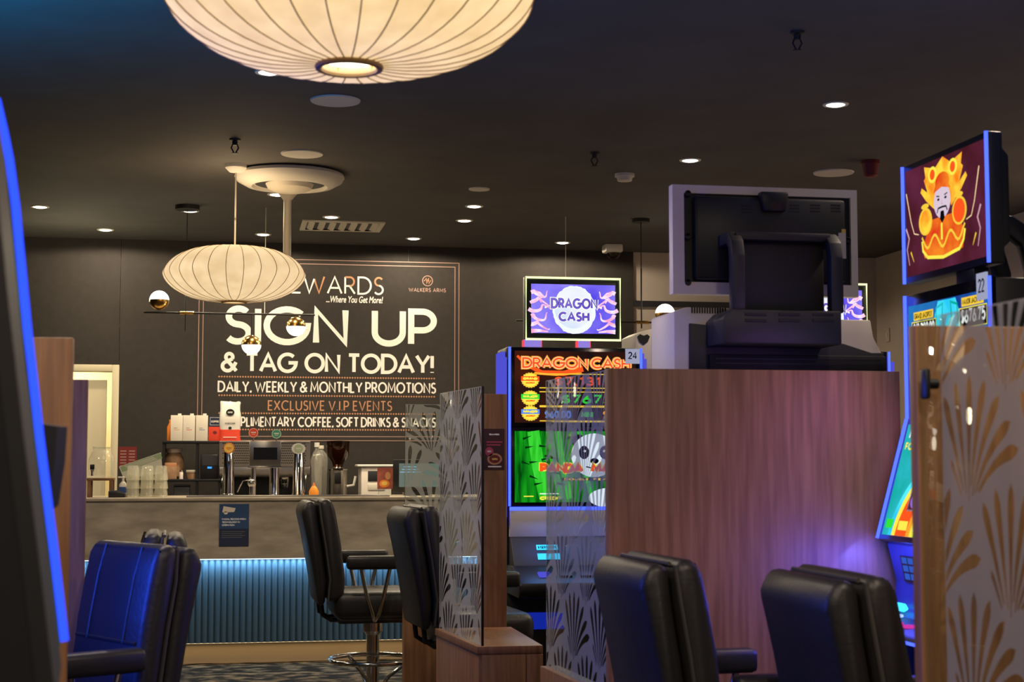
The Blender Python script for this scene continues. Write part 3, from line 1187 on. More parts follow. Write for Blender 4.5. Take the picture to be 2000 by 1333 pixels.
cv.text('TECHNOLOGY IN', w * .09, w * .70, h * .55, h * .595, .004, wl, .2, .4)
cv.text('OPERATION', w * .09, w * .52, h * .48, h * .525, .004, wl, .2, .4)
gt = pbr('notice_small', (.10, .11, .12), .6)
for i in range(4):
    cv.rect(w * .09, h * (.34 - .045 * i), w * (.88 - .1 * (i % 2)), h * (.355 - .045 * i), gt)
mb.build('print', t)

# drink dispenser jar on a timber stand
Yd = 11.05
x0, x1, z0, z1 = bx(172, 874, 224, 934, Yd)
cx = (x0 + x1) / 2
R = (x1 - x0) / 2
t = thing('drink_dispenser', 'large glass drink jar with tap on a timber stand by the doorway', 'drink dispenser', (cx, Yd, CT))
off = Vector(t.location)
H = z1 - z0
MB(off).lathe([(R * .70, z0), (R * .95, z0 + H * .08), (R, z0 + H * .35), (R * .97, z0 + H * .62), (R * .72, z0 + H * .84), (R * .62, z0 + H * .88), (R * .62, z0 + H)], (cx, Yd, 0), 'tumbler').build('jar', t)
MB(off).lathe([(R * .60, z0 + H * .97), (R * .68, z0 + H * .96), (R * .68, z0 + H * 1.02), (.0005, z0 + H * 1.02)], (cx, Yd, 0), 'glass').build('lid', t)
mb = MB(off)
mb.cyl((cx - .05, Yd - R * .98, z0 + .05), (cx - .05, Yd - R - .035, z0 + .05), .010, 'chrome')
mb.cyl((cx - .05, Yd - R - .03, z0 + .05), (cx - .05, Yd - R - .03, z0 + .015), .008, 'chrome')
mb.box((cx - .05, Yd - R - .03, z0 + .075), (.03, .008, .035), 'black', .003)
mb.build('tap', t)
mb = MB(off)
mb.bb(cx - R, cx + R, Yd - R, Yd + R, z0 - .018, z0, 'brown', .003)
for sx in (-1, 1):
    for sy in (-1, 1):
        mb.bb(cx + sx * R * .82 - .012, cx + sx * R * .82 + .012, Yd + sy * R * .82 - .012, Yd + sy * R * .82 + .012, CT, z0 - .018, 'brown')
mb.build('stand', t)

# small menu poster on the wall
x0, x1, z0, z1 = bx(232, 873, 267, 916, YM)
t = thing('wall_menu', 'small dark red menu sheet on the wall right of the doorway', 'menu sheet', ((x0 + x1) / 2, YM, z0))
off = Vector(t.location)
MB(off).bb(x0, x1, YM - .003, YM - .0003, z0, z1, 'darkred').build('sheet', t)
mb = MB(off)
cv = Canvas(mb, (x0, YM - .0034, z0), (1, 0, 0), (0, 0, 1), (0, -1, 0))
w, h = x1 - x0, z1 - z0
for c in range(2):
    for r in range(6):
        cv.rect(w * (.08 + .48 * c), h * (.10 + .135 * r), w * (.42 + .48 * c), h * (.15 + .135 * r), 'pinkline')
mb.build('print', t)

# tilted pale menu board
pts = [(233, 912), (315, 884), (317, 926), (240, 935)]
Yt = 11.35
t = thing('menu_board', 'tilted pale green and white menu board behind the stacked tumblers', 'menu board', (hitY(275, 930, Yt).x, Yt, CT))
off = Vector(t.location)
w3 = [hitY(px, py, Yt + .10 * (1 if i in (0, 1) else 0)) for i, (px, py) in enumerate(pts)]
c0 = hitY(275, 966, Yt)
poly = [(v.x, v.z) for v in w3]
mb = MB(off)
pale = pbr('pale_board', (.42, .42, .36), .6)
gr_ = pbr('pale_green_print', (.20, .27, .16), .6)
mb.prism([(0, 0), (w3[1].x - w3[0].x, w3[1].z - w3[0].z), (w3[2].x - w3[0].x, w3[2].z - w3[0].z), (w3[3].x - w3[0].x, w3[3].z - w3[0].z)], (w3[0].x, Yt + .06, w3[0].z), (1, 0, 0), (0, 0, 1), (0, 1, 0), .006, pale)
mb.build('board', t)
mb = MB(off)
cv = Canvas(mb, (w3[0].x, Yt + .0595, w3[0].z), (1, 0, 0), (0, 0, 1), (0, -1, 0))
d1 = Vector((w3[1].x - w3[0].x, w3[1].z - w3[0].z))
d2 = Vector((w3[3].x - w3[0].x, w3[3].z - w3[0].z))
cv.poly([tuple(d2 * .05 + d1 * .02), tuple(d2 * .05 + d1 * .98), tuple(d2 * .5 + d1 * .98), tuple(d2 * .5 + d1 * .02)], gr_)
cv.up()
for i in range(4):
    cv.line([tuple(d1 * (.12 + .02 * i) + d2 * (.14 + .09 * i)), tuple(d1 * (.8 + .02 * i) + d2 * (.14 + .09 * i))], .005, pale)
mb.build('print', t)
mb = MB(off)
mb.bb(c0.x - .05, c0.x + .05, Yt + .03, Yt + .13, CT, CT + .012, 'black', .003)
mb.bb(c0.x - .008, c0.x + .008, Yt + .067, Yt + .08, CT, c0.z + .16, 'black')
mb.build('stand', t)

# nested tumblers
k = 0
for ci, (px, nm) in enumerate(((259, 'left'), (287, 'middle'), (314, 'right'))):
    for lv in range(3):
        pb = hitY(px, 970, 10.98)
        z = CT + lv * .058
        pos = ('bottom', 'middle', 'top')[lv]
        lab = 'upturned clear tumbler, %s of the %s stack on the bar' % (pos, nm)
        if k == 0:
            proto = thing('tumbler', lab, 'drinking glass', (pb.x, 10.98, z), 0, 'upturned tumblers stacked on the bar')
            mb = MB()
            vs, fs = [], []
            prf = [(.044, 0), (.047, .002), (.0475, .012), (.045, .03), (.0405, .06), (.036, .094), (.033, .098), (.012, .0985)]
            for r, z in prf:
                for a in range(48):
                    q = r * (1 - (.035 if .01 < z < .09 else 0) * (a % 4 in (0, 1)))
                    vs.append((q * math.cos(PI * a / 24), q * math.sin(PI * a / 24), z))
            for i in range(len(prf) - 1):
                for a in range(48):
                    fs.append((i * 48 + a, i * 48 + (a + 1) % 48, (i + 1) * 48 + (a + 1) % 48, (i + 1) * 48 + a))
            fs.append(tuple(range((len(prf) - 1) * 48, len(prf) * 48)))
            mb.add(vs, fs, 'tumbler', False)
            mb.lathe([(.0445, .001), (.034, .088), (.0005, .088)], (0, 0, 0), 'tumbler', 24)
            mb.build('bowl', proto)
            mb = MB()
            mb.tube([(.0455 * math.cos(2 * PI * i / 28), .0455 * math.sin(2 * PI * i / 28), .003) for i in range(28)], .0022, 'tumbler', 6, True)
            mb.build('lip', proto)
        else:
            dup(proto, (pb.x, 10.98, z), 0, lab)
        k += 1

# black stapler-like block with a small bottle
pb = hitY(233, 968, 11.0)
t = thing('sanitiser_bottle', 'small white and blue pump bottle left of the stacked tumblers', 'bottle', (hitY(240, 968, 11.02).x, 11.02, CT))
MB().lathe([(.024, 0), (.026, .01), (.026, .085), (.012, .105)], (0, 0, 0), 'white', 20).build('body', t)
MB().lathe([(.0265, .03), (.0265, .07)], (0, 0, 0), pbr('label_blue', (.03, .10, .35), .5), 20).build('wrap', t)
mb = MB()
mb.cyl((0, 0, .10), (0, 0, .135), .008, 'white')
mb.box((-.012, 0, .135), (.045, .012, .01), 'white', .003)
mb.build('pump', t)
t = thing('card_reader', 'low black card reader at the left end of the bar', 'card reader', (pb.x - .01, 10.93, CT))
MB().prism([(-.055, 0), (.055, 0), (.055, .028), (-.03, .05), (-.055, .045)], (0, -.04, 0), (1, 0, 0), (0, 0, 1), (0, 1, 0), .08, 'black', .005).build('body', t)
MB().box((.015, 0, .041), (.05, .05, .004), 'grey', 0, ('Y', .27)).build('keypad', t)

# shelf unit on the back counter
Ys = 12.42
x0, x1, z0, z1 = bx(318, 862, 432, 936, Ys)
t = thing('shelf_unit', 'open black shelf unit behind the bar under the cartons', 'shelf', ((x0 + x1) / 2, Ys, BZ))
off = Vector(t.location)
SH1, SH2 = z1, hitY(375, 936, Ys).z
for z in (SH1, SH2):
    MB(off).bb(x0, x1, Ys - .13, Ys + .16, z - .02, z, 'black', .003).build('shelf_board', t)
for x in (x0 + .01, (x0 + x1) / 2 + .04, x1 - .01):
    MB(off).bb(x - .01, x + .01, Ys - .12, Ys + .15, BZ, SH2 - .02, 'black').build('upright', t)
    MB(off).bb(x - .01, x + .01, Ys - .12, Ys + .15, SH2, SH1 - .02, 'black').build('upright', t)


def onshelf(px, w_px, zbase, Y=Ys - .04):
    p = hitY(px, 860, Y)
    return p.x, w_px / FPX * (p - EYE).dot(HEAD)


# milk cartons
CART = [(345, (.75, .32, .12), 'white long-life carton with orange print, leftmost of three on the shelf'),
        (369, (.65, .10, .05), 'white long-life carton with red print, middle of three on the shelf'),
        (394, (.10, .22, .42), 'white long-life carton with blue print, rightmost of three on the shelf')]
for i, (px, c, lab) in enumerate(CART):
    x, w = onshelf(px, 23, SH1)
    h = hitY(px, 812, Ys - .04).z - SH1
    t = thing('milk_carton', lab, 'carton', (x, Ys - .04, SH1), 0, 'white cartons on the top shelf')
    MB().bb(-w / 2, w / 2, -.045, .045, 0, h, 'offwhite', .002).build('box', t)
    MB().cyl((.02, 0, h), (.02, 0, h + .015), .014, 'white').build('cap', t)
    mb = MB()
    cv = Canvas(mb, (0, -.0455, 0), (1, 0, 0), (0, 0, 1), (0, -1, 0))
    pm = pbr('carton_print', c, .6)
    cv.text('MILK', -w * .22, w * .25, h * .41, h * .455, .004, pm)
    cv.rect(-w * .22, h * .49, w * .06, h * .505, 'grey')
    cv.line([(-w * .33, h * .97), (-w * .18, h * .8), (-w * .30, h * .62)], .002, 'silver')
    cv.line([(w * .1, h * .97), (w * .3, h * .78)], .002, 'silver')
    mb.build('print', t)
x, w = onshelf(330, 6, SH1, Ys)
t = thing('juice_bottle', 'orange pack half hidden left of the white cartons', 'bottle', (x + .01, Ys + .07, SH1))
MB().lathe([(.026, 0), (.028, .01), (.028, .11), (.012, .145), (.012, .15)], (0, 0, 0), 'orange', 20).build('body', t)
MB().cyl((0, 0, .148), (0, 0, .168), .014, 'orange').build('cap', t)

x, w = onshelf(419.5, 24, SH1)
h = hitY(419, 814, Ys - .04).z - SH1
t = thing('coffee_box', 'red and navy coffee pack between the cartons and the white bag', 'coffee pack', (x, Ys - .04, SH1))
MB().bb(-w / 2, w / 2, -.04, .04, 0, h, 'red', .003).build('box', t)
mb = MB()
mb.bb(-w / 2 - .0006, w / 2 + .0006, -.0408, .0408, h * .58, h + .0006, 'navy')
cv = Canvas(mb, (0, -.0414, 0), (1, 0, 0), (0, 0, 1), (0, -1, 0))
frame_rect(cv, -w * .40, h * .64, w * .40, h * .96, .003, 'offwhite')
cv.text('COFFEE', -w * .32, w * .32, h * .75, h * .83, .0045, 'offwhite')
cv.disc(0, h * .34, w * .16, h * .07, 'darkred')
mb.build('print', t)

# tall white coffee bag, crumpled top
x, w = onshelf(449, 40, SH1)
h = hitY(449, 786, Ys - .04).z - SH1
t = thing('coffee_bag', 'tall white coffee bag with an orange base band on the shelf', 'coffee bag', (x, Ys - .05, SH1))


def bag(z0f, z1f, m, grow=0.0):
    rnd = random.Random(5)
    mb = MB()
    n, kz = 24, 10
    vs = []
    for j in range(kz + 1):
        f = z0f + (z1f - z0f) * j / kz
        fl = 1 - .75 * max(0, (f - .62) / .38)
        for i in range(n):
            a = 2 * PI * i / n
            ca, sa = math.cos(a), math.sin(a)
            X = (abs(ca) ** .5) * (1 if ca > 0 else -1) * w / 2 * (1 - .05 * math.sin(f * 9))
            Y = (abs(sa) ** .5) * (1 if sa > 0 else -1) * .055 * fl
            jz = rnd.uniform(-.012, .010) * (f > .9) + rnd.uniform(-.002, .002)
            vs.append((X * (1 + grow) + rnd.uniform(-.0025, .0025), Y * (1 + grow), f * h + jz * (f > .2)))
    fs = [(j * n + i, j * n + (i + 1) % n, (j + 1) * n + (i + 1) % n, (j + 1) * n + i) for j in range(kz) for i in range(n)]
    fs.append(tuple(range(n))[::-1])
    fs.append(tuple(range(kz * n, kz * n + n)))
    mb.add(vs, fs, m, True)
    return mb


bag(0, 1, 'white').build('bag', t, 60)
bag(.004, .29, 'red', .03).build('base_band', t, 60)['label'] = 'orange red band'
mb = MB()
cv = Canvas(mb, (0, -.0605, 0), (1, 0, 0), (0, 0, 1), (0, -1, 0))
cv.lv = .003
cv.rect(-w * .32, h * .085, w * .32, h * .105, 'white')
cv.lv = .0
cv.disc(0, h * .33, w * .08, h * .035, 'black')
cv.text('COFFEE', -w * .25, w * .25, h * .44, h * .465, .003, 'grey')
cv.disc(0, h * .73, w * .20, h * .085, 'black')
cv.up()
cv.text('COFFEE', -w * .12, w * .12, h * .71, h * .75, .004, 'white')
mb.build('print', t)

# items in the lower shelf
x = hitY(339, 890, Ys - .04).x
t = thing('storage_jar', 'rounded timber-look jar on the lower shelf behind the kraft box', 'jar', (x, Ys + .04, SH2))
MB().lathe([(.055, 0), (.075, .02), (.082, .10), (.072, .17), (.050, .20)], (0, 0, 0), 'kraft').build('body', t)
MB().lathe([(.05, .20), (.058, .205), (.068, .235), (.0005, .24)], (0, 0, 0), 'offwhite').build('lid', t)
x = hitY(333, 918, Ys - .09).x
t = thing('kraft_box', 'small kraft sachet box standing on the lower shelf', 'box', (x, Ys - .09, SH2))
MB().bb(-.047, .047, -.03, .03, 0, .095, 'kraft', .002).build('box', t)
MB().bb(-.045, .045, -.012, .012, .095, .125, 'copper', .002).build('sachets', t)
x = hitY(354, 918, Ys - .09).x
t = thing('shaker', 'small silver shaker right of the kraft box', 'shaker', (x, Ys - .09, SH2))
MB().lathe([(.015, 0), (.015, .05), (.012, .055)], (0, 0, 0), 'silver', 16).build('body', t)
MB().lathe([(.013, .054), (.012, .07), (.0005, .074)], (0, 0, 0), 'chrome', 16).build('top', t)
x = hitY(375, 918, Ys - .07).x
t = thing('paper_cups', 'short stack of brown cups with white rims on the lower shelf', 'cup stack', (x, Ys - .07, SH2))
MB().lathe([(.034, 0), (.042, .055)], (0, 0, 0), 'kraft', 24).build('cups', t)
mb = MB()
for i in range(3):
    mb.lathe([(.043, .052 + i * .006), (.046, .054 + i * .006), (.043, .057 + i * .006), (.0005, .0565 + i * .006)], (0, 0, 0), 'offwhite', 24)
mb.build('rims', t)
x0, x1, z0, z1 = bx(392, 888, 430, 936, Ys - .03)
t = thing('coffee_brewer', 'black countertop brewer with a small blue display on the shelf', 'appliance', ((x0 + x1) / 2, Ys - .02, SH2))
w = (x1 - x0) / 2
MB().bb(-w, w, -.08, .10, 0, z1 - SH2, 'black', .008).build('body', t)
MB().bb(-w * .8, w * .7, -.083, -.079, (z1 - SH2) * .55, (z1 - SH2) * .95, 'grey').build('front_panel', t)
MB().bb(-w * .3, w * .15, -.087, -.082, (z1 - SH2) * .42, (z1 - SH2) * .50, em('brewer_display', (.05, .35, .9), 1.2)).build('display', t)
x0, x1, z0, z1 = bx(335, 945, 390, 968, Ys)
t = thing('storage_box', 'dark storage tub on the bottom of the shelf unit', 'box', (x0 + .08, Ys - .02, BZ))
MB().bb(-.06, .06, -.07, .07, 0, SH2 - BZ - .06, 'grey', .006).build('tub', t)
MB().bb(-.063, .063, -.073, .073, SH2 - BZ - .06, SH2 - BZ - .045, 'black', .004).build('lid', t)

# espresso machine
Ye = 12.48
x0, x1, z0, z1 = bx(428, 862, 606, 915, Ye - .2)
t = thing('espresso_machine', 'wide steel espresso machine with perforated cup rail behind the taps', 'espresso machine', ((x0 + x1) / 2, Ye, BZ))
off = Vector(t.location)
mb = MB(off)
mb.bb(x0, x1, Ye - .20, Ye - .195, z0 + .015, z1, 'steel')
rows, cols = 9, 44
for r in range(rows):
    for c in range(cols):
        cx = x0 + .03 + (x1 - x0 - .06) * (c + (.5 if r % 2 else 0)) / cols
        cz = z0 + .04 + (z1 - z0 - .06) * r / (rows - 1)
        mb.add([(cx - .005, Ye - .2006, cz - .004), (cx + .005, Ye - .2006, cz - .004), (cx + .005, Ye - .2006, cz + .004), (cx - .005, Ye - .2006, cz + .004)], [(0, 1, 2, 3)], 'black')
mb.build('cup_rail', t)['label'] = 'perforated steel cup rail'
MB(off).bb(x0, x1, Ye - .21, Ye - .19, z1 - .012, z1, 'steel', .004).build('rail_top', t)
MB(off).bb(x0, x1, Ye - .19, Ye + .2, z0 - .07, z0 + .02, 'steel', .01).build('top_housing', t)
MB(off).bb(x0 + .02, x1 - .02, Ye - .02, Ye + .2, BZ + .06, z0 - .07, 'black', .006).build('back_panel', t)
MB(off).bb(x0, x1, Ye - .22, Ye + .2, BZ + .02, BZ + .07, 'steel', .008).build('drip_base', t)
for f in (.36, .72):
    gx = x0 + (x1 - x0) * f
    g = MB(off).lathe([(.035, z0 - .12), (.04, z0 - .10), (.04, z0 - .07)], (gx, Ye - .12, 0), 'chrome').build('group_head', t)
    mb = MB(off)
    mb.lathe([(.032, z0 - .15), (.036, z0 - .125), (.036, z0 - .12)], (gx, Ye - .12, 0), 'chrome')
    mb.cyl((gx, Ye - .15, z0 - .135), (gx, Ye - .28, z0 - .15), .011, 'black')
    mb.build('handle', t)
for sx in (x0 + .03, x1 - .03):
    mb = MB(off)
    mb.tube([(sx, Ye - .2, z0 - .05), (sx - .01, Ye - .24, z0 - .12), (sx - .02, Ye - .24, z0 - .26)], .005, 'chrome', 8)
    mb.build('steam_wand', t)
for sx in (x0 + .05, x1 - .05):
    for sy in (Ye - .18, Ye + .16):
        MB(off).cyl((sx, sy, BZ), (sx, sy, BZ + .02), .02, 'black').build('foot', t)

# milk frother jug tops: two syrup bottles right of the machine
p = hitY(613, 905, 12.35)
t = thing('syrup_bottle', 'clear bottle with pale cap standing right of the oval tap badge', 'bottle', (p.x + .02, 12.30, BZ))
MB().lathe([(.04, 0), (.042, .35), (.05, .42), (.03, .48), (.015, .50), (.015, .53)], (0, 0, 0), 'tumbler', 24).build('bottle_body', t)
MB().cyl((0, 0, .525), (0, 0, .56), .02, 'white').build('cap', t)
p = hitY(600, 880, 12.44)
t = thing('syrup_bottle', 'clear shouldered bottle directly behind the oval tap badge', 'bottle', (p.x + .12, 12.62, BZ))
MB().lathe([(.045, 0), (.048, .30), (.055, .42), (.045, .47), (.02, .50), (.02, .52)], (0, 0, 0), 'tumbler', 24).build('bottle_body', t)
MB().cyl((0, 0, .515), (0, 0, .54), .022, 'offwhite').build('cap', t)

# taps on the bar
def tap(px0, px1, ytop, badge, br, lab, bm, brim, Y=11.08, oval=1.0):
    x0, x1, z0, z1 = bx(px0, ytop, px1, 968, Y)
    cx, r = (x0 + x1) / 2, (x1 - x0) / 2
    t = thing('beer_tap', lab, 'beer tap', (cx, Y, CT), 0, 'chrome taps on the bar')
    off = Vector(t.location)
    MB(off).lathe([(r * 1.25, CT), (r * 1.2, CT + .012), (r, CT + .02), (r * .88, z1 - .02), (r * .7, z1), (.0005, z1)], (cx, Y, 0), 'chrome', 32).build('column', t)
    b = hitY(badge[0], badge[1], Y - r)
    w = br / FPX * 11.1
    m = MB(off)
    m.lathe([(.0005, -.006), (w, -.006), (w * 1.02, 0), (w, .006), (.0005, .006)], (b.x, Y - r * .9, b.z), brim, 36, (0, -1, 0))
    o = m.build('badge', t)
    m = MB(off)
    cv = Canvas(m, (b.x, Y - r * .9 - .0066, b.z), (1, 0, 0), (0, 0, 1), (0, -1, 0))
    cv.disc(0, 0, w * .84, w * .84, bm)
    cv.up()
    cv.rect(-w * .5, -w * .06, w * .5, w * .16, brim)
    cv.rect(-w * .3, -w * .32, w * .3, -w * .22, brim)
    m.build('badge_print', t)
    if oval != 1.0:
        for ch in (o, t.children[-1]):
            for v in ch.data.vertices:
                v.co.x = (v.co.x - (b.x - cx)) * oval + (b.x - cx)
    MB(off).cyl((cx, Y - r, z1 - .08), (cx, Y - r - .05, z1 - .085), .009, 'chrome').build('spout', t)
    return t


tap(435, 458, 880, (447, 876), 10, 'chrome tap column with a round yellow badge', 'yellow', 'orange')
tap(574, 592, 882, (583, 877), 10, 'chrome tap column with an oval pale green badge', pbr('badge_green', (.42, .52, .34), .5), 'white', 11.08, 1.3)
# twin tap tower with dark screen
Yt = 11.12
x0, x1, z0, z1 = bx(487, 862, 549, 911, Yt - .03)
t = thing('tap_tower', 'steel tap tower with a dark screen and red and teal badges on top', 'beer tap', ((x0 + x1) / 2, Yt, CT))
off = Vector(t.location)
mb = MB(off)
mb.bb(x0, x1, Yt - .03, Yt + .05, z0, z1, 'steel', .006)
mb.build('housing', t)
MB(off).bb(x0 + (x1 - x0) * .13, x1 - (x1 - x0) * .12, Yt - .034, Yt - .029, z0 + .045, z1 - .045, 'screen_black').build('screen', t)
MB(off).bb(x0 - .01, x1 + .006, Yt - .05, Yt + .05, z0 - .012, z0, 'chrome', .004).build('tray', t)
for a, b in ((490, 500), (526, 545)):
    q0, q1 = hitY(a, 940, Yt).x, hitY(b, 940, Yt).x
    MB(off).lathe([((q1 - q0) / 2 * 1.2, CT), ((q1 - q0) / 2, CT + .015), ((q1 - q0) / 2, z0 - .01)], ((q0 + q1) / 2, Yt, 0), 'chrome').build('column', t)
for px, py, m1, lab in ((495, 846, 'red', 'round red badge'), (540, 848, 'teal', 'round teal badge')):
    b = hitY(px, py, Yt)
    w = 9.5 / FPX * 11.1
    m = MB(off)
    m.lathe([(.0005, -.005), (w, -.005), (w, .005), (.0005, .005)], (b.x, Yt, b.z), m1, 32, (0, -1, 0))
    m.cyl((b.x, Yt, z1), (b.x, Yt, b.z - w * .9), .006, 'chrome', n=10)
    cv = Canvas(m, (b.x, Yt - .0056, b.z), (1, 0, 0), (0, 0, 1), (0, -1, 0))
    cv.line([(w * .86 * math.cos(2 * PI * i / 32), w * .86 * math.sin(2 * PI * i / 32)) for i in range(33)], .003, 'offwhite')
    cv.rect(-w * .5, -w * .05, w * .5, w * .2, 'offwhite')
    cv.rect(-w * .35, -w * .35, w * .35, -w * .25, 'offwhite')
    m.build('badge', t)['label'] = lab
b = hitY(492, 944, Yt - .10)
MB(off).sphere((b.x, Yt - .085, b.z), .03, 'chrome').build('knob', t)
MB(off).cyl((b.x, Yt - .085, CT), (b.x, Yt - .085, b.z - .02), .018, 'chrome').build('knob_post', t)
MB(off).tube([(b.x - .02, Yt - .06, b.z + .02), (b.x - .06, Yt - .06, b.z + .015), (b.x - .10, Yt - .06, CT + .03)], .004, 'chrome', 8).build('spout', t)

# steel drip tray
x0, x1, z0, z1 = bx(365, 965, 757, 970, 10.95)
t = thing('drip_tray', 'long low steel drip tray lying under the taps', 'drip tray', ((x0 + x1) / 2, 11.0, CT))
w = (x1 - x0) / 2
mb = MB()
mb.bb(-w, w, -.20, -.192, 0, .012, 'steel', .002)
mb.bb(-w, w, -.028, -.020, 0, .012, 'steel', .002)
mb.bb(-w, w, -.192, -.028, 0, .004, 'steel')
mb.build('tray', t)
mb = MB()
for i in range(40):
    x = -w + .03 + (2 * w - .06) * i / 39
    mb.bb(x - .006, x + .006, -.19, -.03, .004, .008, 'steel')
mb.build('grate', t)

# orange squeeze bottle
x = hitY(613, 958, 11.05).x
t = thing('squeeze_bottle', 'small bright orange squeeze bottle on the bar behind the first stool', 'bottle', (x, 11.05, CT + .0))
MB().lathe([(.028, 0), (.034, .006), (.034, .035), (.022, .06), (.012, .072)], (0, 0, 0), pbr('orange_plastic', (.95, .34, .03), .4), 20).build('body', t)
MB().lathe([(.011, .070), (.004, .095), (.0005, .096)], (0, 0, 0), 'orange', 16).build('nozzle', t)

# coffee grinder
Yg = 12.36
xg = hitY(660, 920, Yg).x
zt = hitY(660, 862, Yg).z
zm = hitY(660, 908, Yg).z
t = thing('coffee_grinder', 'coffee grinder with a full smoked bean hopper beside the espresso machine', 'coffee grinder', (xg, Yg, BZ))
off = Vector(t.location)
MB(off).lathe([(.035, zm - .03), (.05, zm + .02), (.085, zm + .07), (.09, zt - .01)], (xg, Yg, 0), 'hopper').build('hopper', t)
MB(off).lathe([(.03, zm - .01), (.046, zm + .02), (.078, zm + .07), (.08, zm + .13), (.0005, zm + .145)], (xg, Yg, 0), pbr('beans', (.07, .03, .012), .6, noise=.6, scale=80)).build('beans', t)
MB(off).lathe([(.092, zt - .01), (.092, zt), (.0005, zt + .005)], (xg, Yg, 0), 'hopper').build('lid', t)
MB(off).lathe([(.075, zm - .045), (.08, zm - .035), (.04, zm - .025), (.035, zm)], (xg, Yg, 0), 'chrome').build('collar', t)
MB(off).lathe([(.068, BZ + .06), (.072, BZ + .08), (.072, zm - .045)], (xg, Yg, 0), 'steel').build('body', t)
MB(off).bb(xg - .03, xg + .02, Yg - .078, Yg - .06, zm - .15, zm - .06, 'black', .004).build('doser_window', t)
MB(off).bb(xg - .08, xg + .08, Yg - .14, Yg + .1, BZ, BZ + .06, 'black', .01).build('base', t)
MB(off).tube([(xg + .07, Yg - .03, zm - .17), (xg + .12, Yg - .05, zm - .16), (xg + .135, Yg - .05, zm - .09)], .010, 'white', 8).build('lever', t)

# steel toaster oven and flyer
Yo = 12.35
x0, x1, z0, z1 = bx(706, 908, 752, 968, Yo - .1)
t = thing('toaster_oven', 'boxy pale steel oven between the grinder and the till screen', 'oven', ((x0 + x1) / 2, Yo, BZ))
off = Vector(t.location)
MB(off).bb(x0, x1 + .05, Yo - .1, Yo + .2, BZ, z1 - .02, 'silver', .006).build('body', t)
MB(off).bb(x0 - .03, x1 + .1, Yo - .12, Yo + .2, z1 - .018, z1, 'white', .008).build('top_plate', t)
MB(off).bb(x0 + .05, x1, Yo - .106, Yo - .099, z1 - .13, z1 - .05, 'grey', .003).build('door', t)
MB(off).bb(x0 + .05, x1, Yo - .106, Yo - .099, z1 - .2, z1 - .15, 'offwhite', .003).build('panel', t)
MB(off).cyl((x1 - .01, Yo - .1, z1 - .085), (x1 - .01, Yo - .13, z1 - .085), .022, 'chrome').build('knob', t)
Yf = 11.3
x0, x1, z0, z1 = bx(737, 914, 770, 956, Yf)
fl = thing('flyer', 'small reddish food flyer propped beside the till screen', 'flyer', ((x0 + x1) / 2, Yf, CT))
off = Vector(fl.location)
MB(off).bb(x0, x1, Yf, Yf + .004, z0, z1, pbr('flyer_red', (.20, .05, .04), .5, col2=(.45, .12, .08), scale=14)).build('sheet', fl)
mb = MB(off)
cv = Canvas(mb, (x0, Yf - .0005, z0), (1, 0, 0), (0, 0, 1), (0, -1, 0))
w, h = x1 - x0, z1 - z0
cv.disc(w * .42, h * .26, w * .30, h * .18, 'orange')
cv.disc(w * .62, h * .62, w * .16, h * .18, pbr('flyer_food', (.6, .28, .12), .6))
cv.up()
cv.disc(w * .42, h * .27, w * .18, h * .10, 'yellow')
mb.build('print', fl)
MB(off).bb(x0 + .01, x1 - .01, Yf - .02, Yf + .04, CT, z0 + .003, 'glass', .002).build('stand', fl)

# till screen
Yp = 11.2
x0, x1, z0, z1 = bx(768, 898, 862, 962, Yp)
t = thing('till_screen', 'black till touchscreen with a pale grey green page on the bar', 'till', ((x0 + x1) / 2, Yp, CT), math.radians(0))
off = Vector(t.location)
MB(off).bb(x0, x1, Yp, Yp + .04, z0, z1, 'black', .008).build('bezel', t)
mb = MB(off)
w, h = x1 - x0, z1 - z0
sc = em('till_page', (.17, .21, .17), .8, light=False)
cv = Canvas(mb, (x0, Yp - .0012, z0), (1, 0, 0), (0, 0, 1), (0, -1, 0))
cv.rect(w * .12, h * .16, w * .95, h * .88, sc)
cv.up()
tl = em('till_blue', (.22, .42, .55), 1.0, light=False)
for i in range(3):
    cv.rect(w * (.22 - .04 * i), h * (.76 - .08 * i), w * (.48 + .05 * i), h * (.79 - .08 * i), tl)
for i in range(3):
    cx = w * (.6 + .08 * i)
    cv.line([(cx, h * .50), (cx + w * .03, h * .42), (cx + w * .06, h * .50)], .004, 'grey')
mb.build('screen', t)
MB(off).bb((x0 + x1) / 2 - .09, (x0 + x1) / 2 + .09, Yp - .02, Yp + .16, CT, CT + .03, 'black', .006).build('base', t)
MB(off).bb((x0 + x1) / 2 - .04, (x0 + x1) / 2 + .04, Yp + .03, Yp + .07, CT + .02, z0 + .06, 'black').build('neck', t)

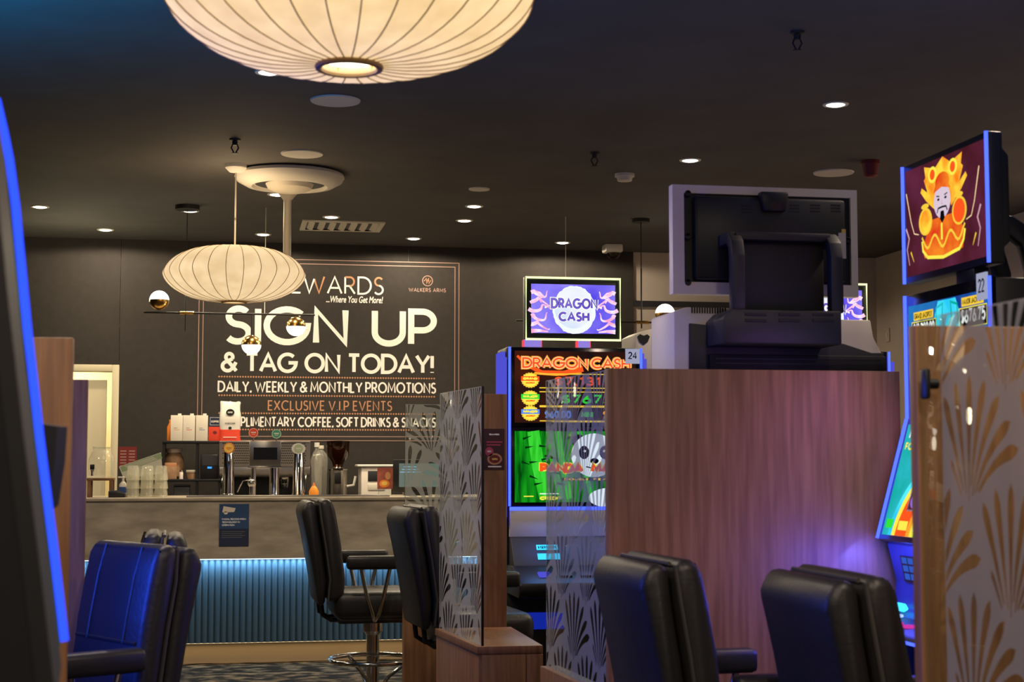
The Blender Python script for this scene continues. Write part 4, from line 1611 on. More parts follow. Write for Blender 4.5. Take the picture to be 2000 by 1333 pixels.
# ================================================================ STOOLS
def make_chair(lab, grp, dz=0.0, blue=False):
    t = thing('gaming_stool', lab, 'stool', (0, 0, 0), 0, grp)
    Z = lambda z: z + dz

    def side(poly, y0, y1, m, name, bev):
        mb = MB()
        mb.prism([(x, Z(z)) for x, z in poly], (0, y0, 0), (1, 0, 0), (0, 0, 1), (0, 1, 0), y1 - y0, m, bev)
        return mb.build(name, t, 50)
    # rear shell and cushion of the reclined back
    side([(-.415, 1.10), (-.385, .97), (-.352, .80), (-.335, .70), (-.322, .60), (-.285, .60), (-.275, .72), (-.30, .90), (-.325, 1.05), (-.335, 1.15), (-.385, 1.155)], -.225, .225, 'leather', 'back_shell', .022)
    side([(-.325, 1.155), (-.268, 1.17), (-.240, 1.13), (-.222, 1.04), (-.200, .92), (-.186, .80), (-.176, .74), (-.182, .66), (-.205, .62), (-.275, .62), (-.268, .74), (-.293, .91), (-.318, 1.05)], -.235, .235, 'leather2', 'back_cushion', .028)
    mb = MB()
    for y in (-.235, .235):
        s = 1 if y > 0 else -1
        mb.tube([(-.318, y - s * .012, Z(1.148)), (-.307, y, Z(1.05)), (-.282, y, Z(.91)), (-.258, y, Z(.74)), (-.268, y - s * .006, Z(.62))], .006, 'piping', 6)
    mb.tube([(-.326, -.20, Z(1.152)), (-.326, .20, Z(1.152))], .006, 'piping', 6)
    mb.tube([(-.192, -.20, Z(.865)), (-.192, .20, Z(.865))], .006, 'leather', 6)
    for y in (-.12, .12):
        mb.tube([(-.253, y, Z(1.155)), (-.226, y, Z(1.06)), (-.203, y, Z(.94)), (-.190, y, Z(.86))], .005, 'leather', 6)
    mb.build('piping', t)
    # seat
    mb = MB()
    mb.box((-.012, 0, Z(.595)), (.44, .48, .15), 'leather2', .05, None, 4)
    mb.build('seat', t, 60)
    MB().box((-.01, 0, Z(.515)), (.40, .42, .03), 'black', .008).build('seat_pan', t)
    for s in (-1, 1):
        MB().box((-.03, s * .275, Z(.828)), (.295, .065, .072), 'leather', .018).build('armrest', t, 50)
        mb = MB()
        mb.tube([(-.10, s * .275, Z(.80)), (-.07, s * .27, Z(.66)), (-.035, s * .262, Z(.56)), (-.02, s * .20, Z(.512))], .011, 'chrome', 10)
        mb.tube([(.055, s * .275, Z(.80)), (.02, s * .27, Z(.64)), (.0, s * .262, Z(.56)), (-.015, s * .20, Z(.512))], .011, 'chrome', 10)
        mb.build('arm_post', t)
        MB().tube([(-.30, s * .10, Z(.66)), (-.285, s * .10, Z(.54)), (-.24, s * .10, Z(.512)), (-.15, s * .10, Z(.512))], .012, 'black', 8).build('back_bracket', t)
    # pedestal
    MB().lathe([(.055, Z(.50)), (.055, Z(.44)), (.036, Z(.42)), (.034, .02)], (0, 0, 0), 'chrome', 28).build('column', t)
    MB().lathe([(.24, 0), (.24, .012), (.20, .022), (.06, .04), (.04, .07), (.034, .09)], (0, 0, 0), 'chrome', 40).build('base', t)
    mb = MB()
    mb.tube([(.235 * math.cos(2 * PI * i / 44), .235 * math.sin(2 * PI * i / 44), .285) for i in range(44)], .013, 'chrome', 10, True)
    for k in range(3):
        a = PI / 2 + .5 + k * 2 * PI / 3
        mb.tube([(.235 * math.cos(a), .235 * math.sin(a), .285), (.17 * math.cos(a), .17 * math.sin(a), .25), (.09 * math.cos(a), .09 * math.sin(a), .19), (.034 * math.cos(a), .034 * math.sin(a), .12)], .010, 'chrome', 8)
    mb.lathe([(.042, .09), (.042, .15), (.036, .155)], (0, 0, 0), 'chrome', 24)
    mb.build('foot_ring', t)
    return t


GS = 'padded black gaming stools'
sp = at(728, 1290, 8.65)
st = make_chair('black stool with chrome foot ring, whole in front of the bar counter', GS)
st.location = (sp.x, sp.y, 0)
st.rotation_euler = (0, 0, math.radians(2))
p = at(937, 1290, 7.45)
dup(st, (p.x, p.y, 0), math.radians(5), 'black stool mostly hidden behind the narrow patterned glass screen')
lo = make_chair('dark stool seen from behind in front of the left half of the wide timber panel', GS, -.055)
p = at(1475, 1290, 4.45)
lo.location = (p.x, p.y, 0)
lo.rotation_euler = (0, 0, math.radians(4))
p = at(1858, 1290, 3.85)
dup(lo, (p.x, p.y, 0), math.radians(1), 'dark stool seen from behind beside the right patterned glass screen')
p = at(92, 1290, 4.85)
dup(lo, (p.x, p.y, 0), math.radians(211), 'stool lit deep blue on its front at lower left')
p = at(140, 1290, 5.8)
dup(lo, (p.x, p.y, 0), math.radians(182), 'stool behind the blue lit stool, only its curved top showing')

# ================================================================ TIMBER DIVIDERS AND PATTERNED GLASS
def wood_panel(lab, x0, x1, y0, y1, z0, z1, name='timber_divider', group='timber dividers between machines'):
    t = thing(name, lab, 'divider', ((x0 + x1) / 2, (y0 + y1) / 2, z0), 0, group)
    MB(t.location).bb(x0, x1, y0, y1, z0, z1, 'wood', .002).build('board', t)
    return t


def edge_strip(t, x0, x1, y0, y1, z0, z1, m='wood'):
    MB(t.location).bb(x0, x1, y0, y1, z0, z1, m, .001).build('edge_strip', t)


def glass_screen(lab, pa, pb, z0, z1, R, film, ox=0.0, oy=0.0, n=11, inset=0.0, mirror=False):
    """upright pane from pa (left in the photo) to pb, seen from the front side"""
    pa, pb = Vector((pa.x, pa.y, 0)), Vector((pb.x, pb.y, 0))
    u = (pb - pa).normalized()
    L = (pb - pa).length
    nrm = Vector((u.y, -u.x, 0))
    t = thing('glass_partition', lab, 'glass screen', (pa.x, pa.y, z0), math.atan2(u.y, u.x), 'patterned glass screens')
    MB().bb(0, L, .002, .010, 0, z1 - z0, 'glass', .001).build('pane', t)
    f = film_mesh('frosted_film', L - inset, z1 - z0, R, (inset, .0005, 0), (1, 0, 0), (0, 0, 1), film, t, ox, oy, n, mirror)
    f['label'] = 'frosted fan pattern'
    MB().bb(-.004, 0, .001, .011, 0, z1 - z0, 'glass').build('edge', t)
    MB().bb(L, L + .004, .001, .011, 0, z1 - z0, 'black').build('edge', t)
    return t, u, nrm, L


ZT = 1.665
# wide timber panel
pw0 = at(1195, 722, 5.0)
pw1x = hitY(1757, 722, pw0.y).x
WP = pw0.y
t = wood_panel('widest timber panel, standing behind the two stools and lit purple', pw0.x, pw1x, WP, WP + .03, 0, ZT)
edge_strip(t, pw0.x - .012, pw0.x, WP - .002, WP + .05, 0, ZT)
MB(t.location).bb(pw0.x, pw1x - .01, WP + .03, WP + .06, 0, ZT - .02, 'black').build('backing', t)

# pane C on a timber plinth, left of the wide panel
pcl = at(1066, 742, 5.78)
pcr = at(1190, 720, 5.06)
t, u, nrm, L = glass_screen('patterned glass screen standing in front of the flame lettered machine', pcl, pcr, .62, ZT, .27, M['frost'], .05, .02, 11)
pl_ = thing('timber_plinth', 'low timber base under the middle patterned glass screen', 'divider', (pcl.x, pcl.y, 0), math.atan2(u.y, u.x), 'timber bases of glass screens')
MB().bb(-.01, L - .005, -.02, .05, 0, .62, 'wood', .002).build('board', pl_)

# pane B, low cabinet, upright board with poster
pbl = at(859, 773, 6.98)
pbr_ = at(940, 759, 6.32)
t, u, nrm, L = glass_screen('narrow dark patterned glass screen on the timber cabinet at centre', pbl, pbr_, .63, 1.67, .27, M['frost'], .02, .06, 11)
cx1 = at(1062, 1250, 6.32).x
cab = thing('low_cabinet', 'low timber cabinet carrying the narrow dark glass screen', 'cabinet', ((pbl.x + cx1) / 2, (pbl.y + pbr_.y) / 2, 0))
off = Vector(cab.location)
mb = MB(off)
mb.prism([(pbl.x - .012, pbl.y + .0), (pbr_.x - .012, pbr_.y - .02), (cx1, pbr_.y - .02), (cx1, pbl.y)], (0, 0, 0), (1, 0, 0), (0, 1, 0), (0, 0, 1), .60, 'wood', .002)
mb.build('carcass', cab)
mb = MB(off)
mb.prism([(pbl.x - .018, pbl.y + .0), (pbr_.x - .018, pbr_.y - .026), (cx1, pbr_.y - .026), (cx1, pbl.y)], (0, 0, .60), (1, 0, 0), (0, 1, 0), (0, 0, 1), .03, 'wood', .002)
mb.build('top', cab)
xs = at(1030, 1290, 6.30).x
MB(off).bb(pbr_.x, xs - .002, pbr_.y - .030, pbr_.y - .020, .02, .595, 'wood', .001).build('door', cab)
MB(off).bb(xs + .002, cx1, pbr_.y - .030, pbr_.y - .020, .02, .595, 'wood', .001).build('door', cab)

ux0 = at(943, 770, 7.05)
ux1 = hitY(990, 770, ux0.y).x
up_ = wood_panel('narrow dark timber upright with a poster beside the flame lettered machine', ux0.x - .02, ux1, ux0.y, ux0.y + .03, 0, 1.67)
x0, x1, z0, z1 = bx(945, 838, 985, 918, ux0.y)
t = thing('poster', 'small dark red promotion poster on the narrow timber upright', 'poster', ((x0 + x1) / 2, ux0.y, z0))
off = Vector(t.location)
MB(off).bb(x0, x1, ux0.y - .003, ux0.y - .0003, z0, z1, pbr('poster_dark', (.05, .012, .018), .4)).build('sheet', t)
mb = MB(off)
cv = Canvas(mb, (x0, ux0.y - .0034, z0), (1, 0, 0), (0, 0, 1), (0, -1, 0), .0003)
w, h = x1 - x0, z1 - z0
pk = pbr('poster_pink', (.45, .05, .10), .5)
cv.disc(w * .26, h * .44, w * .20, h * .11, pk)
cv.disc(w * .52, h * .26, w * .36, h * .14, 'copper')
cv.up()
cv.disc(w * .52, h * .26, w * .27, h * .10, 'darkred')
cv.up()
cv.text('WIN', w * .38, w * .66, h * .23, h * .29, .004, 'yellow')
cv.text('REWARDS', w * .25, w * .75, h * .84, h * .88, .003, 'lettering')
cv.text('NEW', w * .16, w * .36, h * .42, h * .47, .003, 'offwhite')
for i in range(2):
    cv.rect(w * .12, h * (.66 - .07 * i), w * (.9 - .1 * i), h * (.69 - .07 * i), pk)
cv.rect(w * .2, h * .06, w * .85, h * .09, 'lettering')
mb.build('print', t)

# pane A on its timber base
pal = at(792, 790, 8.2)
par = Vector((pal.x + .30, pal.y, 0))
t, u, nrm, L = glass_screen('pale glowing patterned glass screen in front of the till screen', pal, par, .62, ZT, .24, M['frost'], .16, .05, 9, 0, True)
t = thing('timber_plinth', 'timber base under the pale patterned glass screen beside the bar', 'divider', (pal.x + .15, pal.y, 0), 0, 'timber bases of glass screens')
MB().bb(-.155, .16, -.03, .05, 0, .62, 'wood', .002).build('board', t)

# right foreground pane with a timber panel behind it
prl = at(1794, 625, 3.1)
prr = Vector((prl.x + .02, prl.y - 1.0, 0))
t, u, nrm, L = glass_screen('large blurred patterned glass screen at the right edge of the photo', prl, prr, .35, 1.652, .27, M['frost'], .10, .10, 11, .09)
mb = MB()
mb.cyl((.035, -.010, 1.17), (.035, .02, 1.17), .010, 'black')
mb.build('clip', t)
for dz in (0,):
    MB().box((.035, -.006, 1.17), (.030, .012, .06), 'black', .005).build('glass_clamp', t)
t = wood_panel('timber panel standing behind the large right glass screen', prl.x - .002, prl.x + 1.1, prl.y + .01, prl.y + .045, 0, 1.64)
t = thing('timber_plinth', 'timber base under the large right glass screen', 'divider', (prl.x + .01, prl.y - .5, 0), 0, 'timber bases of glass screens')
MB().bb(-.012, .05, -.5, .5, 0, .35, 'wood', .002).build('board', t)

# left dividers
q = at(143, 660, 3.56)
wood_panel('orange brown timber divider right behind the blue edged machine at left', q.x - .9, q.x, q.y, q.y + .03, 0, 1.65)
q = at(172, 735, 5.42)
wood_panel('purple brown timber divider beside the cream doorway', q.x - .9, q.x, q.y, q.y + .03, 0, 1.65)

# ================================================================ GAMING MACHINES
E = lambda n, c, s=1.0, **k: em(n, c, s, light=False, **k)
scr = {
    'violet': E('screen_violet', (.09, .06, .75), 1.1, col2=(.34, .28, .95), scale=3),
    'moon': E('screen_moon', (.80, .86, 1.0), 1.15),
    'moon2': E('screen_moon_inner', (.62, .74, 1.0), 1.0, col2=(.95, .97, 1.0), scale=5),
    'wisp': E('screen_wisp', (.95, .35, .62), 1.1, col2=(1.0, .85, .95), scale=22),
    'plum': E('screen_plum', (.14, .07, .40), .9),
    'white': E('screen_white', (1, 1, 1), 1.0),
    'night': E('screen_night', (.012, .006, .006), 1.0, col2=(.06, .012, .005), scale=4),
    'red': E('screen_red', (1.0, .10, .015), 1.0),
    'orange': E('screen_orange', (1.0, .36, .03), 1.1),
    'gold': E('screen_gold', (.95, .62, .05), 1.0),
    'yellow': E('screen_yellow', (1.0, .86, .08), 1.0),
    'peach': E('screen_peach', (1.0, .70, .38), 1.0),
    'green': E('screen_green', (.04, .85, .05), .9),
    'blue': E('screen_blue', (.12, .30, 1.0), .9),
    'leaf': E('screen_leaf', (.0, .055, .004), 1.0, col2=(.01, .42, .012), scale=5, stretch=(6, 6, .7)),
    'leafd': E('screen_leaf_dark', (.002, .03, .006), 1.0),
    'bamboo': E('screen_bamboo', (.02, .55, .015), .9, col2=(.06, .80, .05), scale=9, stretch=(6, 6, .8)),
    'black': E('screen_ink', (.004, .004, .006), 1.0),
    'cyan': E('screen_cyan', (.0, .45, .80), 1.1, col2=(.08, .80, .95), scale=6),
    'deep': E('screen_deep', (.01, .05, .30), 1.0, col2=(.02, .20, .55), scale=4),
    'aqua': E('screen_aqua', (.0, .45, .32), .9, col2=(.05, .60, .85), scale=4),
    'maroon': E('screen_maroon', (.055, .008, .012), 1.0, col2=(.12, .02, .05), scale=5),
    'fire': E('screen_fire', (.95, .20, .01), 1.1, col2=(1.0, .66, .05), scale=16),
    'skin': E('screen_skin', (.72, .58, .70), 1.0),
    'robe': E('screen_robe', (.75, .03, .01), 1.0, col2=(.95, .25, .02), scale=9),
    'rose': E('screen_rose', (.80, .45, .52), .8),
    'lilac': E('screen_lilac', (.35, .20, .85), 1.0),
    'plate': E('plate_glow', (.42, .44, .62), .8),
}


def art_topper(cv, w, h):
    cv.rect(0, 0, w, h, scr['violet'])
    rnd = random.Random(3)
    cv.up()
    for s in (0, 1):
        X = lambda x: w * (x if s == 0 else 1 - x)
        for k in range(5):
            pts = [(X(-.0), h * (.18 + .16 * k))]
            for i in range(1, 33):
                u = i / 32
                pts.append((X(.21 * u + .02 * math.sin(u * 9 + k * 2)), h * (.17 + .16 * k + .075 * math.sin(u * 5.5 + k * 1.9) * (.4 + u))))
            cv.line(pts, .020, scr['wisp'], .004)
        cv.line([(X(.03), h * .85), (X(.10), h * .82), (X(.15), h * .74), (X(.09), h * .70), (X(.12), h * .62)], .012, scr['wisp'], .005)
        cv.line([(X(.0), h * .04), (X(.10), h * .05), (X(.20), h * .03)], .022, scr['wisp'], .006)
        cv.line([(X(.16), h * .52), (X(.21), h * .56), (X(.24), h * .52)], .010, scr['white'], .003)
    cv.up()
    cv.disc(w * .51, h * .48, w * .255, h * .49, scr['moon'], 60, .025, rnd)
    cv.up()
    cv.disc(w * .50, h * .52, w * .225, h * .42, scr['moon2'], 48)
    for y0, y1, x0, x1, tx in ((.50, .72, .23, .79, 'DRAGON'), (.24, .44, .32, .69, 'CASH')):
        cv.up()
        cv.text(tx, w * x0 - .004, w * x1 + .004, h * y0 - .004, h * y1 + .004, .020, scr['white'], .30)
        cv.up()
        cv.text(tx, w * x0, w * x1, h * y0, h * y1, .011, scr['plum'], .30)
        cv.up()
        cv.text(tx, w * x0 + .003, w * x1 - .003, h * y0 + .003, h * y1 - .003, .0035, scr['violet'], .30)


def art_upper(cv, w, h):
    cv.rect(0, 0, w, h, scr['night'])
    cv.up()
    # flame swoosh under the heading
    cv.line([(w * .02, h * .93), (w * .10, h * .80), (w * .22, h * .70), (w * .40, h * .69), (w * .56, h * .76)], .012, scr['red'], .03)
    cv.line([(w * .16, h * .69), (w * .34, h * .665), (w * .55, h * .70)], .012, scr['orange'], .004)
    cv.up()
    cv.text('DRAGON CASH', w * .05, w * .965, h * .74, h * .93, .026, scr['orange'], .20, .30)
    cv.up()
    cv.text('DRAGON CASH', w * .055, w * .96, h * .75, h * .92, .016, scr['peach'], .20, .30)
    cv.up()
    cv.text('DRAGON CASH', w * .06, w * .955, h * .76, h * .91, .009, scr['red'], .20, .30)
    rows = [(.52, 'red', 'GRAND', '$7,131.40', .0), (.27, 'green', 'MAJOR', '$767.30', .0), (.06, 'blue', 'MINOR', '$60.00', .0)]
    for y, c, nm, amt, _ in rows:
        cy = h * (y + .07)
        cv.up()
        cv.disc(w * .125, cy, w * .072, h * .105, scr['gold'], 40, .05)
        cv.up()
        cv.disc(w * .125, cy, w * .060, h * .088, scr['yellow'], 40)
        cv.up()
        cv.rect(w * .05, cy - h * .01, w * .20, cy + h * .055, scr[c])
        cv.up()
        cv.text(nm, w * .065, w * .185, cy + h * .003, cy + h * .042, .006, scr['yellow'], .25)
        cv.text('JACKPOT', w * .085, w * .165, cy - h * .05, cy - h * .025, .003, scr['red'], .25)
        for yy in (y - .035, y + .16):
            cv.line([(w * .20, h * yy), (w * .97, h * yy)], .005, scr['gold'])
        if c == 'blue':
            cv.text(amt, w * .24, w * .46, h * y, h * (y + .11), .009, scr['blue'], .3)
            cv.text('MINI', w * .54, w * .64, h * (y + .01), h * (y + .10), .008, scr['green'], .3)
            cv.text('$10.00', w * .72, w * .95, h * y, h * (y + .11), .009, scr['orange'], .3)
        else:
            cv.text(amt, w * (.32 if c == 'red' else .38), w * .92, h * (y - .005), h * (y + .125), .0105, scr[c], .26)
    cv.line([(w * .30, h * .012), (w * .97, h * .012)], .004, scr['gold'])


def art_panda(cv, w, h):
    cv.rect(0, 0, w, h, scr['leaf'])
    rnd = random.Random(11)
    cv.up()
    for x, ww in ((.17, .10), (.30, .055), (.37, .05), (.55, .04), (.88, .07), (.96, .05)):
        cv.line([(w * (x - .02), h), (w * (x + .02), h * .5), (w * (x + .08), h * .05)], w * ww, scr['bamboo'])
    cv.up()
    for i in range(16):
        x, y = rnd.uniform(.05, .42), rnd.uniform(.2, .9)
        cv.line([(w * x, h * y), (w * (x + .07), h * (y + rnd.uniform(-.05, .05)))], .012, scr['leafd'], .001)
    # a panda head
    for sx in (-1, 1):
        cv.up()
        cv.disc(w * (.65 + sx * .13), h * .86, w * .055, h * .095, scr['black'])
    cv.up()
    cv.disc(w * .65, h * .66, w * .19, h * .31, scr['moon'])
    for sx in (-1, 1):
        cv.up()
        cv.disc(w * (.65 + sx * .085), h * .70, w * .042, h * .095, scr['black'], 24)
        cv.up()
        cv.disc(w * (.65 + sx * .080), h * .72, w * .010, h * .018, scr['white'], 16)
    cv.up()
    cv.disc(w * .65, h * .58, w * .035, h * .04, scr['black'])
    cv.line([(w * .58, h * .50), (w * .65, h * .47), (w * .72, h * .50)], .006, scr['black'])
    cv.up()
    cv.disc(w * .78, h * .06, w * .18, h * .14, scr['moon'])
    for tx, x0, x1 in (('PANDA', .20, .56), ('MAGIC', .62, .97)):
        cv.up()
        cv.text(tx, w * x0 - .004, w * x1 + .004, h * .40, h * .56, .028, scr['yellow'], .25)
        cv.up()
        cv.text(tx, w * x0, w * x1, h * .41, h * .55, .016, scr['red'], .25)
    cv.up()
    cv.rect(w * .38, h * .30, w * .97, h * .345, scr['leafd'])
    cv.up()
    cv.text('DOUBLE', w * .40, w * .60, h * .305, h * .34, .004, scr['gold'], .3)
    cv.text('FEATURE', w * .64, w * .92, h * .305, h * .34, .004, scr['gold'], .3)
    cv.text('CREDIT', w * .20, w * .38, h * .03, h * .085, .007, scr['yellow'], .25)
    cv.line([(w * .20, h * .12), (w * .36, h * .12)], .005, scr['white'])
    cv.line([(w * .07, h * .085), (w * .15, h * .085)], .005, scr['yellow'])


def dual_machine(lab, loc, rz, num):
    t = thing('gaming_machine', lab, 'gaming machine', loc, rz, 'gaming machines with stacked screens')
    HW = .335
    MB().bb(-HW, HW, .06, .58, .0568, .80, 'black', .012).build('cabinet', t)
    MB().bb(-HW - .005, HW + .005, .035, .30, .80, 1.925, 'black', .015).build('screen_housing', t)
    for s in (-1, 1):
        mb = MB()
        mb.prism([(-.005, 1.10), (.05, 1.04), (.22, 1.04), (.22, 1.90), (.045, 1.90), (.045, 1.87), (.0, 1.87)], (s * (HW + .006), 0, 0), (0, 1, 0), (0, 0, 1), (s, 0, 0), .018, 'blue_soft', .003)
        mb.build('glow_side', t)['label'] = 'violet blue glowing side panel'
        MB().tube([(s * (HW - .006), -.004, 1.15), (s * (HW - .006), -.004, 1.525), (s * (HW - .006), -.004, 1.92)], .0065, 'blue_led2', 8).build('light_strip', t)
    MB().tube([(-HW + .006, -.006, 1.138), (HW - .006, -.006, 1.138)], .009, 'blue_led2', 8).build('light_strip', t)
    for z0, z1, art, nm in ((1.535, 1.92, art_upper, 'upper'), (1.15, 1.53, art_panda, 'lower')):
        mb = MB()
        mb.bb(-HW + .014, HW - .014, 0, .035, z0, z1, 'screen_black', .003)
        bz = .018
        cv = Canvas(mb, (-HW + .014 + bz, -.0006, z0 + bz), (1, 0, 0), (0, 0, 1), (0, -1, 0), .0005)
        art(cv, 2 * HW - .028 - 2 * bz, z1 - z0 - 2 * bz)
        o = mb.build('screen', t)
        o['label'] = 'upper screen with flame lettering over jackpot amounts' if nm == 'upper' else 'lower screen with a panda among green bamboo'
    # silver panels under the screens
    mb = MB()
    mb.prism([(-.01, 1.13), (.02, 1.0), (.06, 1.0), (.06, 1.13)], (-HW + .01, 0, 0), (0, 1, 0), (0, 0, 1), (1, 0, 0), 2 * HW - .02, 'silver', .004)
    mb.build('front_panel', t)
    mb = MB()
    mb.prism([(.0, 1.0), (-.10, .87), (-.10, .84), (.06, .84), (.06, 1.0)], (-HW + .01, 0, 0), (0, 1, 0), (0, 0, 1), (1, 0, 0), 2 * HW - .02, 'grey', .006)
    mb.build('note_panel', t)
    nrm = Vector((0, -.13, .10)).normalized()
    up_ = Vector((0, .10, .13)).normalized()
    mb = MB()
    cv = Canvas(mb, (-HW + .13, -.081, .897), (1, 0, 0), up_, nrm)
    cv.lv = .002
    cyan = em('note_glow', (.04, .55, 1.0), 1.6)
    cv.rect(0, 0, .11, .035, cyan)
    cv.rect(.0, .055, .105, .085, cyan)
    cv.up()
    cv.text('INSERT NOTE', .008, .098, .062, .078, .003, scr['black'], .3, .3)
    mb.build('note_slot', t)['label'] = 'glowing cyan note slot'
    mb = MB()
    mb.prism([(-.10, .87), (-.30, .80), (-.30, .76), (-.26, .73), (.06, .73), (.06, .87)], (-HW, 0, 0), (0, 1, 0), (0, 0, 1), (1, 0, 0), 2 * HW, 'black', .01)
    mb.build('button_deck', t)
    for i in range(5):
        MB().box((-.2 + i * .1, -.21, .836), (.06, .05, .012), 'blue_soft' if i == 0 else 'grey', .004, ('X', .33)).build('button', t)
    MB().bb(-.26, -.05, .052, .06, .555, .635, em('belly_glow', (.01, .03, .5), .6)).build('belly_panel', t)['label'] = 'dim blue lower panel'
    # topper
    y = .06
    MB().bb(-.242, .246, y, y + .05, 1.958, 2.275, 'black', .006).build('topper_case', t)
    mb = MB()
    x0, x1, z0, z1 = -.236, .240, 1.964, 2.269
    mb.tube([(x0, y - .004, z0), (x1, y - .004, z0), (x1, y - .004, z1), (x0, y - .004, z1)], .006, 'neon', 8, True)
    mb.build('topper_light', t)['label'] = 'pale yellow green light frame'
    mb = MB()
    cv = Canvas(mb, (-.21, y - .001, 1.995), (1, 0, 0), (0, 0, 1), (0, -1, 0), .0005)
    art_topper(cv, .425, .243)
    mb.build('topper_screen', t)['label'] = 'blue violet screen with a white moon and flame logo'
    for a, b in ((-.245, -.16), (.025, .085)):
        mb = MB()
        mb.bb(a, b, y, y + .04, 1.92, 1.962, E('support_lilac', (.32, .24, .80), .9))
        mb.bb(a - .004, a, y - .003, y + .04, 1.922, 1.96, em('support_red', (.9, .06, .08), 1.2))
        mb.bb(b, b + .004, y - .003, y + .04, 1.922, 1.96, em('support_red', (.9, .06, .08), 1.2))
        mb.build('topper_support', t)
    if num:
        mb = MB()
        mb.bb(HW - .085, HW - .014, -.007, -.001, 1.845, 1.918, scr['plate'])
        cv = Canvas(mb, (HW - .085, -.0075, 1.845), (1, 0, 0), (0, 0, 1), (0, -1, 0))
        cv.text(num, .012, .058, .022, .058, .006, scr['black'], .22)
        mb.build('number_plate', t)
    return t


m24 = at(1125, 900, 7.95)
MY = m24.y
MS = 7.95 / 7.62
MZ = -.0592
mach = dual_machine('gaming machine numbered 24 with panda screen and flame lettering', (m24.x, MY, MZ), 0, '24')
mach.scale = (MS, MS, MS)
m2x = hitY(1606, 590, MY + .06).x
dup(mach, (m2x, MY, MZ), 0, 'gaming machine behind the back-turned machine, only its flame logo topper showing', skip=('number_plate',))
lamp('machine_glow', 'AREA', (m24.x, MY - .12, 1.10), 1.1, (.1, .2, 1), aim=(0, -.25, -1), shape='RECTANGLE', size=.6, size_y=.05)
lamp('screen_glow', 'AREA', (m24.x, MY - .05, 1.4), 1.0, (.4, .8, .5), aim=(0, -1, -.2), shape='RECTANGLE', size=.6, size_y=.5)

# ---- back-turned machine above the wide panel
YB = at(1494, 900, 5.5).y
def bk(px, py, dy=0.0):
    return hitY(px, py, YB + dy)


bm_ = thing('gaming_machine', 'back-turned gaming machine with a silver framed monitor above the wide timber panel', 'gaming machine', (bk(1494, 600).x, YB, 0))
off = Vector(bm_.location)
ax0, ax1 = bk(1314, 470).x, bk(1675, 470).x
az1, az0 = bk(1494, 366).z, bk(1494, 577).z
mb = MB(off)
fr = .042
mb.bb(ax0, ax1, YB, YB + .045, az0, az0 + fr, 'silver')
mb.bb(ax0, ax1, YB, YB + .045, az1 - fr * .7, az1, 'silver')
mb.bb(ax0, ax0 + fr, YB, YB + .045, az0 + fr - .0005, az1 - fr * .7 + .0005, 'silver')
mb.bb(ax1 - fr * .6, ax1, YB, YB + .045, az0 + fr - .0005, az1 - fr * .7 + .0005, 'silver')
mb.build('monitor_frame', bm_)['label'] = 'silver monitor frame'
MB(off).bb(ax0 + .02, ax1 - .015, YB + .012, YB + .04, az0 + .02, az1 - .015, 'black').build('monitor_back', bm_)
MB(off).bb(ax0 + .075, ax1 - .052, YB - .022, YB + .014, az0 + .05, az1 - .04, 'black', .012).build('rear_cover', bm_)
for xx in (1445, 1538, 1578, 1618):
    mb = MB(off)
    for k in range(3):
        x = bk(xx, 408).x
        z = bk(xx, 403 + k * 6).z
        mb.bb(x, x + .036, YB - .025, YB - .021, z - .0025, z + .0025, 'grey')
    mb.build('vent', bm_)
mb = MB(off)
for k in range(5):
    z = bk(1600, 520 + k * 5).z
    mb.bb(bk(1575, 530).x, bk(1600, 530).x, YB - .025, YB - .021, z - .0025, z + .0025, 'grey')
mb.build('vent', bm_)
for xx, yy in ((1344, 462), (1656, 470), (1344, 378), (1344, 552)):
    q = bk(xx, yy)
    mb = MB(off)
    mb.lathe([(.012, -.004), (.010, -.008), (.0005, -.008)], (q.x, YB + .004, q.z), 'black', 16, (0, 1, 0))
    mb.cyl((q.x, YB - .004, q.z), (q.x, YB + .03, q.z), .010, 'black', n=12)
    mb.build('screw', bm_)
q0, q1 = bk(1476, 378), bk(1533, 418)
mb = MB(off)
mb.prism([(0, 0), (q1.x - q0.x, 0), ((q1.x - q0.x) * .88, q1.z - q0.z), ((q1.x - q0.x) * .12, q1.z - q0.z)], (q0.x, YB - .05, q0.z), (1, 0, 0), (0, 0, 1), (0, 1, 0), .04, 'black', .008)
mb.build('hub', bm_)
q0, q1 = bk(1627, 463), bk(1648, 507)
mb = MB(off)
cv = Canvas(mb, (q0.x, YB - .0226, q1.z), (1, 0, 0), (0, 0, 1), (0, -1, 0))
w, h = q1.x - q0.x, q0.z - q1.z
cv.rect(0, 0, w, h, 'offwhite')
cv.rect(w * .3, h, w, h * 1.15, 'offwhite')
cv.rect(w * .6, h * 1.15, w, h * 1.32, 'yellow')
cv.up()
for i in range(5):
    cv.rect(w * .1, h * (.15 + .16 * i), w * (.8 - .15 * (i % 2)), h * (.20 + .16 * i), 'silver')
mb.build('sticker', bm_)['label'] = 'white label sticker'
